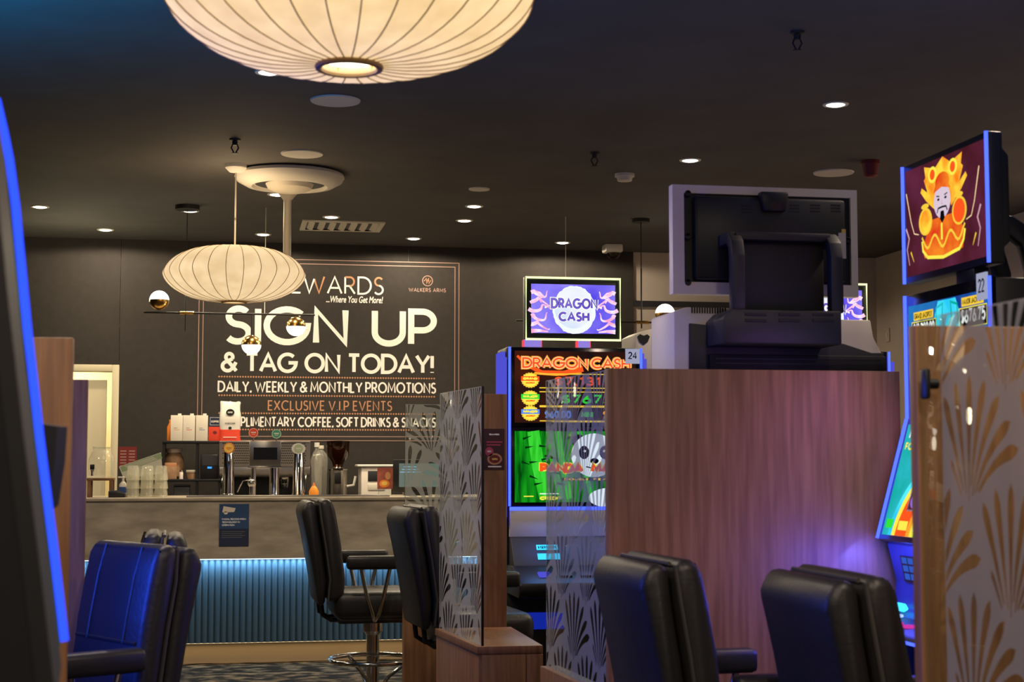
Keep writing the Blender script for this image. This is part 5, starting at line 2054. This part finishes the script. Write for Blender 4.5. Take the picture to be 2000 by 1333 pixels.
# arched bracket
bx0, bx1 = bk(1420, 530, -.12).x, bk(1635, 530, -.12).x
bzt, bzb = bk(1530, 455, -.12).z, bk(1530, 602, -.12).z
prof = [(-.02, bzt), (-.12, bzt), (-.165, bzt - .035), (-.18, bzt - .09), (-.18, bzb - .02), (-.135, bzb - .02), (-.135, bzt - .085), (-.125, bzt - .055), (-.105, bzt - .042), (-.02, bzt - .042)]
mb = MB(off)
for x in (bx0, bx1 - .046):
    mb.prism(prof, (x, YB, 0), (0, 1, 0), (0, 0, 1), (1, 0, 0), .046, 'grey', .006)
mb.bb(bx0 + .03, bx1 - .03, YB - .14, YB - .02, bzt - .03, bzt - .002, 'grey', .004)
mb.build('bracket', bm_)
MB(off).bb(bx0 + .04, bx1 - .04, YB - .10, YB - .02, bzb - .01, bzt - .03, 'blackm', .006).build('bracket_plate', bm_)
q0, q1 = bk(1412, 604, -.2), bk(1645, 674, -.2)
mb = MB(off)
mb.prism([(0, 0), (0, q0.z - q1.z - .03), (.03, q0.z - q1.z), (q1.x - q0.x, q0.z - q1.z), (q1.x - q0.x, 0), (.045, 0)], (q0.x, YB - .20, q1.z), (1, 0, 0), (0, 0, 1), (0, 1, 0), .2, 'grey', .006)
mb.build('bracket_base', bm_)
for xx in (1455, 1521, 1587):
    mb = MB(off)
    for k in range(2):
        x = bk(xx, 615, -.2).x
        z = bk(xx, 614 + k * 12, -.2).z
        mb.bb(x, x + .075, YB - .204, YB - .198, z - .005, z + .005, 'blackm', .001)
    mb.build('vent', bm_)
# silver lower housing
h0 = bk(1316, 600)
zt_ = bk(1500, 622).z
zb_ = ZT - .35
xr = bk(1702, 700).x
xrb = bk(1728, 720).x
mb = MB(off)
mb.prism([(h0.x, zb_), (h0.x, h0.z - .015), (h0.x + .045, h0.z), (bk(1425, 600).x, h0.z), (bk(1430, 622).x, zt_), (xr, zt_), (xr + .01, bk(1702, 660).z), (xrb, bk(1728, 700).z), (xrb, zb_)], (0, YB + .0, 0), (1, 0, 0), (0, 0, 1), (0, 1, 0), .30, 'silver', .006)
mb.build('lower_housing', bm_)['label'] = 'silver lower housing'
mb = MB(off)
for i in range(14):
    x = bk(1350 + i * 5.0, 606).x
    mb.bb(x, x + .005, YB - .003, YB + .001, bk(1400, 613).z, bk(1400, 601).z, 'blackm')
mb.build('housing_vents', bm_)
mb = MB(off)
pz = [(1345, 632), (1420, 640), (1440, 655), (1560, 672), (1645, 672), (1700, 690), (1724, 690), (1724, 735), (1345, 735)]
pp = [bk(*q) for q in pz]
mb.prism([(q.x - pp[0].x, q.z - pp[0].z) for q in pp], (pp[0].x, YB - .012, pp[0].z), (1, 0, 0), (0, 0, 1), (0, 1, 0), .014, 'grey', .003)
mb.build('rear_panel', bm_)
q0, q1 = bk(1382, 693), bk(1724, 735)
mb = MB(off)
mb.bb(q0.x, q1.x, YB - .03, YB - .012, q1.z, q0.z, 'blackm', .003)
for k in range(2):
    z = bk(1500, 703 + 9 * k).z
    mb.bb(q0.x + .02, q1.x - .02, YB - .033, YB - .029, z - .002, z + .002, 'grey')
mb.build('rear_grille', bm_)
MB(off).bb(ax0 + .01, xrb, YB + .02, YB + .5, 0, zb_, 'black', .01).build('cabinet', bm_)

# ---- side-on machine behind number 24
YS = at(1275, 680, 8.35).y
sk = lambda px, py, d=0: hitY(px, py, YS + d)
sm = thing('gaming_machine', 'silver and black machine end with a dark heart-shaped opening, right of number 24', 'gaming machine', (sk(1275, 680).x, YS, 0))
off = Vector(sm.location)
mb = MB(off)
P = [(1241, 655), (1256, 647), (1290, 639), (1300, 639), (1300, 760), (1241, 760)]
pp = [sk(*q) for q in P]
mb.prism([(q.x, q.z) for q in pp], (0, YS, 0), (1, 0, 0), (0, 0, 1), (0, 1, 0), .3, 'silver', .004)
mb.build('end_panel', sm)
mb = MB(off)
c = sk(1257, 662)
mb.prism([(-.034, .012), (-.02, .024), (0, .016), (.02, .024), (.034, .012), (.022, -.018), (.0, -.034), (-.022, -.018)], (c.x, YS - .004, c.z), (1, 0, 0), (0, 0, 1), (0, 1, 0), .006, 'blackm')
mb.build('opening', sm)['label'] = 'dark heart-shaped opening'
x0, x1, z0, z1 = bx(1279, 648, 1299, 760, YS)
MB(off).bb(x0, x1, YS - .02, YS + .28, z0, z1, 'blackm', .003).build('body', sm)
x0, x1, z0, z1 = bx(1299, 640, 1318, 760, YS - .04)
mb = MB(off)
mb.bb(x0, x1, YS - .04, YS + .28, z0, z1, 'silver', .003)
for k in range(7):
    q = sk(1305, 660 + k * 8.5, -.04)
    mb.prism([(-.012, -.012), (.006, 0), (.006, .012), (-.012, .0)], (q.x + .004, YS - .0412, q.z), (1, 0, 0), (0, 0, 1), (0, 1, 0), .001, 'blackm')
mb.build('grille', sm)
zbt = sk(1270, 760).z
MB(off).bb(sk(1243, 760).x, x1, YS, YS + .28, 0, zbt, 'black').build('cabinet', sm)

# ---- machine 22 at right
def art_figure(cv, w, h):
    cv.rect(0, 0, w, h, scr['maroon'])
    cx = w * .50
    cv.up()
    for s in (-1, 1):            # fan of plumes either side
        for k in range(6):
            a = math.radians(25 + 18 * k)
            x0_, y0_ = cx + s * w * .08, h * .58
            L = h * (.44 - .03 * k)
            cv.line([(x0_, y0_), (x0_ + s * L * .5 * math.cos(a), y0_ + L * .55 * math.sin(a)), (x0_ + s * L * .85 * math.cos(a) * .95, y0_ + L * math.sin(a))], w * .07, scr['fire'], w * .03)
    cv.up()
    cv.poly([(cx - w * .20, h * .70), (cx - w * .24, h * .97), (cx - w * .10, h * .92), (cx, h * 1.0), (cx + w * .10, h * .92), (cx + w * .24, h * .97), (cx + w * .20, h * .70)], scr['fire'])
    for s in (-1, 1):
        cv.up()
        cv.disc(cx + s * w * .13, h * .87, w * .055, h * .075, scr['yellow'])
        cv.up()
        cv.disc(cx + s * w * .13, h * .87, w * .032, h * .048, scr['red'])
    cv.up()
    cv.disc(cx, h * .77, w * .09, h * .09, scr['robe'])
    # robe with scalloped gold hem
    cv.up()
    cv.poly([(cx - w * .15, h * .46), (cx + w * .15, h * .46), (cx + w * .27, h * .28), (cx + w * .24, h * .13), (cx, h * .09), (cx - w * .24, h * .13), (cx - w * .27, h * .22)], scr['robe'])
    cv.up()
    hem = []
    for i in range(25):
        u = i / 24
        hem.append((cx - w * .27 + w * .54 * u, h * (.29 + .06 * math.sin(u * 5.5 * PI + 2.5)) - h * .04 * math.sin(u * PI)))
    cv.line(hem, .009, scr['gold'])
    cv.line([(cx - w * .27, h * .29), (cx - w * .26, h * .20), (cx - w * .20, h * .13), (cx, h * .095), (cx + w * .20, h * .13), (cx + w * .25, h * .20), (cx + w * .27, h * .29)], .011, scr['yellow'])
    # face, cap and beard
    cv.up()
    cv.disc(cx, h * .60, w * .105, h * .155, scr['skin'])
    cv.up()
    cv.poly([(cx - w * .11, h * .69), (cx - w * .07, h * .78), (cx, h * .81), (cx + w * .07, h * .78), (cx + w * .11, h * .69), (cx, h * .725)], scr['robe'])
    for s in (-1, 1):
        cv.line([(cx + s * w * .03, h * .645), (cx + s * w * .07, h * .655)], .004, scr['black'])
        cv.disc(cx + s * w * .045, h * .62, w * .015, h * .012, scr['black'], 14)
        cv.line([(cx, h * .545), (cx + s * w * .05, h * .54), (cx + s * w * .065, h * .50)], .006, scr['black'])
    cv.line([(cx, h * .61), (cx - w * .01, h * .575), (cx + w * .012, h * .572)], .003, scr['rose'])
    cv.poly([(cx - w * .02, h * .51), (cx + w * .02, h * .51), (cx + w * .03, h * .44), (cx, h * .40), (cx - w * .03, h * .44)], scr['black'])
    # two round jars
    for s, c in ((-1, 'yellow'), (1, 'red')):
        X = cx + s * w * .215
        cv.up()
        cv.disc(X, h * .46, w * .088, h * .125, scr['gold'])
        cv.up()
        cv.disc(X, h * .46, w * .070, h * .105, scr[c] if s > 0 else scr['fire'])
        cv.disc(X, h * .60, w * .05, h * .025, scr['gold'])
    cv.up()
    cv.line([(cx, h * .40), (cx, h * .25)], .012, scr['yellow'])
    # pale trailing ribbons
    for s in (-1, 1):
        cv.line([(cx + s * w * .46, h * .78), (cx + s * w * .40, h * .50), (cx + s * w * .36, h * .38), (cx + s * w * .30, h * .36)], .006, scr['peach'], .003)
        cv.line([(cx + s * w * .47, h * .45), (cx + s * w * .43, h * .35), (cx + s * w * .46, h * .25), (cx + s * w * .43, h * .10)], .009, scr['rose'], .004)
        cv.line([(cx + s * w * .41, h * .22), (cx + s * w * .37, h * .12)], .008, scr['gold'], .002)


def art_jack(cv, w, h):
    cv.rect(0, 0, w, h, scr['deep'])
    cv.up()
    cv.poly([(w * .05, h * .05), (w * .30, h * .05), (w * .22, h * .70), (w * .08, h * .75)], scr['bamboo'])
    cv.poly([(w * .30, h * .70), (w * .40, h * .99), (w * .62, h * .99), (w * .72, h * .70), (w * .55, h * .60), (w * .5, h * .68), (w * .45, h * .60)], scr['cyan'])
    cv.up()
    for s in (-1, 1):
        cv.line([(w * .51, h * .70), (w * (.51 + s * .06), h * .82), (w * (.51 + s * .05), h * .96), (w * (.51 + s * .13), h * .93), (w * (.51 + s * .14), h * .75)], .010, scr['aqua'], .006)
    cv.poly([(w * .12, h * .10), (w * .28, h * .10), (w * .2, h * .42)], scr['moon'])
    for x0_, y0_, a, b in ((.06, .70, 'GRAND JACKPOT', '$10,000.00'), (.68, .74, 'MAJOR JACKPOT', '$676.75'), (.06, .12, 'MINOR', '$50.00')):
        cv.up()
        cv.rect(w * (x0_ + .02), h * (y0_ + .15), w * (x0_ + .28), h * (y0_ + .23), scr['gold'])
        cv.rect(w * x0_, h * y0_ - .012, w * (x0_ + .31), h * (y0_ + .14), scr['black'])
        cv.up()
        cv.text(a, w * (x0_ + .03), w * (x0_ + .27), h * (y0_ + .165), h * (y0_ + .215), .003, scr['black'], .25)
        cv.text(b, w * (x0_ + .01), w * (x0_ + .30), h * y0_, h * (y0_ + .125), .008, scr['white'], .24)
        frame_rect(cv, w * x0_ - .004, h * y0_ - .014, w * (x0_ + .31) + .004, h * (y0_ + .14), .003, scr['yellow'])


def art_rainbow(cv, w, h):
    cv.rect(0, 0, w, h, scr['aqua'])
    cols = ('cyan', 'yellow', 'red', 'red', 'red', 'orange', 'yellow', 'green', 'cyan')
    for i, c in enumerate(cols):
        cv.up()
        rx, ry = w * (.72 - .05 * i), h * (.78 - .05 * i)
        cv.poly([(w * .80, 0)] + [(max(0, w * .80 - rx * math.sin(math.radians(a))), ry * math.cos(math.radians(a))) for a in range(0, 91, 6)][::1], scr[c])
    cv.up()
    cv.text('ICE', w * .07, w * .28, h * .86, h * .96, .009, scr['moon'], .25)
    cv.text('FORTUNE', w * .05, w * .40, h * .76, h * .83, .006, scr['yellow'], .25)
    cv.rect(w * .28, h * .22, w * .75, h * .50, scr['maroon'])
    frame_rect(cv, w * .28, h * .22, w * .75, h * .50, .006, scr['moon'])
    cv.up()
    cv.rect(w * .34, h * .43, w * .70, h * .48, scr['gold'])
    for i in range(4):
        cv.disc(w * (.35 + .11 * i), h * .32, w * .045, h * .075, scr['lilac'])
    cv.up()
    for i in range(4):
        cv.disc(w * (.35 + .11 * i), h * .32, w * .02, h * .05, scr['maroon'])
    cv.rect(w * .22, h * .05, w * .34, h * .13, scr['yellow'])
    cv.rect(w * .42, h * .05, w * .54, h * .12, scr['moon'])
    cv.rect(w * .05, h * .06, w * .14, h * .14, scr['green'])


X22 = 2.2
t = thing('gaming_machine', 'gaming machine numbered 22 at right with a figure on its top monitor', 'gaming machine', (X22, 4.53, 0), -PI / 2)
HW = .29
# topper
MB().bb(-HW, HW, .0, .05, 1.950, 2.345, 'black', .006).build('topper_case', t)
mb = MB()
mb.prism([(.05, 1.99), (.085, 2.02), (.085, 2.28), (.05, 2.32)], (-HW + .03, 0, 0), (0, 1, 0), (0, 0, 1), (1, 0, 0), 2 * HW - .06, 'black', .006)
mb.build('topper_back', t)
mb = MB()
cv = Canvas(mb, (-HW + .014, -.001, 1.972), (1, 0, 0), (0, 0, 1), (0, -1, 0), .0005)
art_figure(cv, 2 * HW - .028, .352)
mb.build('topper_screen', t)['label'] = 'dark red screen with a crowned robed figure'
for s in (-1, 1):
    MB().tube([(s * (HW + .002), -.004, 1.952), (s * (HW + .002), -.004, 2.343)], .006, 'blue_led2', 8).build('light_strip', t)
    MB().tube([(s * (HW + .002), -.004, 1.508), (s * (HW + .002), -.004, 1.912)], .006, 'blue_led2', 8).build('light_strip', t)
    MB().tube([(s * (HW + .002), -.006, 1.508), (s * (HW + .002), -.116, 1.118)], .006, 'blue_led2', 8).build('light_strip', t)
# arched bracket behind the topper
mb = MB()
pr = [(.05, 2.12), (.16, 2.12), (.24, 2.07), (.27, 1.97), (.27, 1.80), (.21, 1.80), (.21, 1.96), (.19, 2.03), (.14, 2.065), (.05, 2.065)]
for x in (-.13, .09):
    mb = MB()
    mb.prism(pr, (x, 0, 0), (0, 1, 0), (0, 0, 1), (1, 0, 0), .045, 'black', .006)
    mb.build('bracket', t)
MB().bb(.05, .17, .01, .06, 1.90, 1.955, 'black', .004).build('bracket_foot', t)
# main upper screen
MB().bb(-HW, HW, .012, .30, 1.10, 1.91, 'black', .008).build('screen_housing', t)
MB().bb(-HW + .02, HW - .02, .06, .42, 1.80, 1.87, pbr('blue_lit_cover', (.03, .05, .35), .3), .01).build('rear_cover', t)  # blue light falling on the housing top is put into this colour
mb = MB()
mb.bb(-HW, HW, 0, .02, 1.508, 1.912, 'screen_black', .003)
cv = Canvas(mb, (-HW + .016, -.0006, 1.53), (1, 0, 0), (0, 0, 1), (0, -1, 0), .0005)
art_jack(cv, 2 * HW - .032, .345)
mb.build('screen', t)['label'] = 'cyan and green jackpot screen'
mb = MB()
mb.bb(HW - .068, HW - .006, -.010, -.004, 1.845, 1.925, scr['plate'])
cv = Canvas(mb, (HW - .066, -.0105, 1.850), (1, 0, 0), (0, 0, 1), (0, -1, 0))
cv.text('22', .009, .050, .016, .058, .006, scr['black'], .22)
mb.build('number_plate', t)
# slanted lower screen
v_ = Vector((0, .11, .39)).normalized()
n_ = Vector((0, -.39, .11)).normalized()
mb = MB()
mb.prism([(.0, 1.508), (-.112, 1.112), (-.07, 1.095), (.04, 1.49)], (-HW, 0, 0), (0, 1, 0), (0, 0, 1), (1, 0, 0), 2 * HW, 'screen_black', .003)
cv = Canvas(mb, Vector((-HW + .016, -.112, 1.112)) + v_ * .02 + n_ * .0008, (1, 0, 0), v_, n_, .0005)
art_rainbow(cv, 2 * HW - .032, .37)
mb.build('screen', t)['label'] = 'slanted lower screen with a rainbow arc'
# body below
mb = MB()
mb.prism([(.01, 1.12), (-.085, 1.105), (-.055, .98), (-.065, .90), (-.10, .865), (.10, .865), (.10, 1.12)], (-HW, 0, 0), (0, 1, 0), (0, 0, 1), (1, 0, 0), 2 * HW, pbr('blue_black', (.03, .04, .16), .35), .006)
mb.build('note_panel', t)
mb = MB()
cv = Canvas(mb, (-HW + .10, -.060, .985), (1, 0, 0), (0, -.2, 1), (0, -1, -.2))
cv.lv = .004
b1 = em('player_display', (.03, .10, .55), 1.0)
cv.rect(-.01, .0, .15, .085, 'screen_black')
cv.up()
for i in range(3):
    for j in range(3):
        cv.rect(i * .045, .008 + j * .026, i * .045 + .038, .028 + j * .026, b1)
mb.build('player_display', t)
cyan = em('slot_glow', (.04, .60, 1.0), 2.2)
MB().box((-HW + .09, -.088, .905), (.10, .02, .022), cyan, .004, ('X', .5)).build('note_slot', t)['label'] = 'glowing cyan note slot'
MB().box((-HW + .13, -.135, .880), (.10, .05, .008), em('ticket_glow', (.25, .40, 1.0), 2.0), .002, ('X', .2)).build('ticket_slot', t)
mb = MB()
mb.prism([(.05, .88), (-.10, .875), (-.235, .858), (-.25, .845), (-.235, .83), (-.10, .81), (.05, .80)], (-HW - .03, 0, 0), (0, 1, 0), (0, 0, 1), (1, 0, 0), 2 * HW + .06, 'grey', .008)
mb.build('button_deck', t)
MB().tube([(-HW - .034, -.05, .835), (-HW - .034, -.16, .838), (-HW - .03, -.24, .842), (-.12, -.256, .842), (HW, -.256, .842)], .005, 'blue_led2', 8).build('light_strip', t)
for i in range(4):
    MB().lathe([(.022, 0), (.02, .008), (.0005, .010)], (-.12 + .09 * i, -.17, .866), 'chrome' if i == 0 else em('button_pink', (.8, .05, .5), .8), 18).build('button', t)
MB().bb(-HW - .01, HW + .01, -.06, .45, 0, .81, 'black', .012).build('cabinet', t)
MB().tube([(-HW - .014, -.062, .80), (-HW - .014, -.062, .02)], .005, 'blue_led', 8).build('light_strip', t)
lamp('deck_glow', 'AREA', (X22 - .17, 4.60, 1.085), 2.5, (.05, .10, 1), aim=(.8, .1, -1), shape='RECTANGLE', size=.5, size_y=.06)
lamp('screen_glow', 'AREA', (X22 - .05, 4.45, 1.45), 3.4, (.60, .25, 1.0), aim=(-1, .35, -.55), shape='RECTANGLE', size=.5, size_y=.7)
lamp('machine_glow', 'AREA', (X22 - .14, 4.60, 1.06), 4.6, (.08, .08, 1), aim=(-.7, .25, -.3), shape='RECTANGLE', size=.45, size_y=.1)

# ---- near machine at the left edge
LP = [(-16, 190), (-2, 250), (10, 310), (22, 400), (45, 640), (70, 860), (95, 1060), (118, 1255)]
wv = RIGHT * .1625 - HEAD * .6
p0 = at(118, 1255, 2.4)
t = thing('gaming_machine', 'blurred dark gaming machine with a curved blue lit edge at far left', 'gaming machine', (p0.x - .2, p0.y - .3, 0))
off = Vector(t.location)
far_ = [at(px, py, 2.4) for px, py in LP]
mb = MB(off)
nn = 9
vs = []
for p in far_:
    for j in range(nn):
        f = j / (nn - 1)
        vs.append(p + wv * f * .45)
k = len(far_)
back = Vector((-.06, 0, 0))
mb.add(vs, [(i * nn + j, i * nn + j + 1, (i + 1) * nn + j + 1, (i + 1) * nn + j) for i in range(k - 1) for j in range(nn - 1)], None or E('near_screen', (.006, .012, .016), 1.0, col2=(.03, .085, .09), scale=7), True)
mb.build('curved_screen', t)
mb = MB(off)
mb.tube([p + Vector((.004, .012, 0)) for p in far_], .0075, 'blue_led', 10)
mb.build('light_strip', t)
# dark bezel in front of the screen
mb = MB(off)
vs = [p + wv * f + Vector((.006, 0, 0)) for p in far_ for f in (.45, 1.02)]
vs += [v - Vector((.02, 0, 0)) for v in vs]
k = len(far_)
n2 = 2 * k
fs = [(2 * i, 2 * i + 1, 2 * i + 3, 2 * i + 2) for i in range(k - 1)] + [(n2 + 2 * i + 2, n2 + 2 * i + 3, n2 + 2 * i + 1, n2 + 2 * i) for i in range(k - 1)]
fs += [(2 * i + 2, n2 + 2 * i + 2, n2 + 2 * i, 2 * i) for i in range(k - 1)] + [(2 * i + 1, n2 + 2 * i + 1, n2 + 2 * i + 3, 2 * i + 3) for i in range(k - 1)]
mb.add(vs, fs, 'blackm')
mb.build('bezel', t)
# body behind the curved screen
mb = MB(off)
side = [p + back * .12 for p in far_]
poly = [(p.x, p.z) for p in side]
ring0 = [Vector((p.x - .008, p.y + .02, p.z)) for p in far_] + [Vector((far_[-1].x - .42, far_[-1].y + .0, far_[-1].z)), Vector((far_[0].x - .30, far_[0].y, far_[0].z))]
ring1 = [v + wv - Vector((0, .03, 0)) for v in ring0]
n = len(ring0)
mb.add(ring0 + ring1, [tuple(range(n))[::-1], tuple(range(n, 2 * n))] + [(i, (i + 1) % n, n + (i + 1) % n, n + i) for i in range(n)], 'black')
mb.build('screen_housing', t)
mb = MB(off)
zb = far_[-1].z
a = far_[-1]
mb.prism([(a.x - .45, 0), (a.x + .0, 0), (a.x + .0, zb - .25), (a.x - .02, zb - .20), (a.x - .01, zb - .0), (a.x - .45, zb)], (0, a.y - .60, 0), (1, 0, 0), (0, 0, 1), (0, 1, 0), .60, 'black', .01)
mb.build('cabinet', t)
mb = MB(off)
q = [at(66, 826, 2.62), at(112, 833, 2.62), at(107, 905, 2.62), at(94, 990, 2.62), at(78, 1000, 2.62)]
vsA = [v.copy() for v in q]
vsB = [v + HEAD * .06 for v in q]
mb.add(vsA + vsB, [(0, 1, 2, 3, 4), (9, 8, 7, 6, 5)] + [(i, (i + 1) % 5, 5 + (i + 1) % 5, 5 + i) for i in range(5)], 'blackm')
mb.build('side_wing', t)
lamp('bay_machine_glow', 'AREA', (-1.15, 4.75, 1.35), 34, (.02, .08, 1), aim=(1, -.08, -.25), shape='RECTANGLE', size=.5, size_y=.7)
lamp('row_glow_left', 'SPOT', (-1.5, 5.2, 2.1), 430, (.0, .27, .72), aim=(.1, .1, 1), spot_size=math.radians(150), spot_blend=.9, shadow_soft_size=.4)
lamp('row_glow_right', 'SPOT', (2.6, 3.6, 2.3), 210, (.16, .24, .70), aim=(0, .1, 1), spot_size=math.radians(155), spot_blend=.9, shadow_soft_size=.5)


# ---------------------------------------------------------------- small pieces that belong to a part
SUB = {'badge_print': 'badge', 'piping': 'back_cushion', 'arm_post': 'armrest', 'frosted_film': 'pane', 'handle': 'group_head',
       'topper_screen': 'topper_case', 'topper_light': 'topper_case', 'sticker': 'rear_cover', 'hub': 'rear_cover', 'vent': 'rear_cover',
       'screw': 'monitor_back', 'cap': 'box', 'note_slot': 'note_panel', 'base_band': 'bag', 'rocker': 'plate', 'brass_cup': 'globe_glass',
       'print': 'sheet', 'player_display': 'note_panel', 'display': 'front_panel', 'keypad': 'body', 'doser_window': 'body',
       'rear_grille': 'rear_panel', 'opening': 'end_panel', 'button': 'button_deck', 'knob': 'door', 'pump': 'body'}
stem = lambda o: o.name.split('.')[0]
for root in [o for o in COL.objects if o.parent is None and 'category' in o.keys()]:
    kids = list(root.children)
    seen = {}
    for c in kids:
        want = SUB.get(stem(c))
        if not want:
            continue
        hosts = [h for h in kids if stem(h) == want]
        if not hosts:
            continue
        i = seen.get(stem(c), 0)
        seen[stem(c)] = i + 1
        c.parent = hosts[min(i, len(hosts) - 1)]
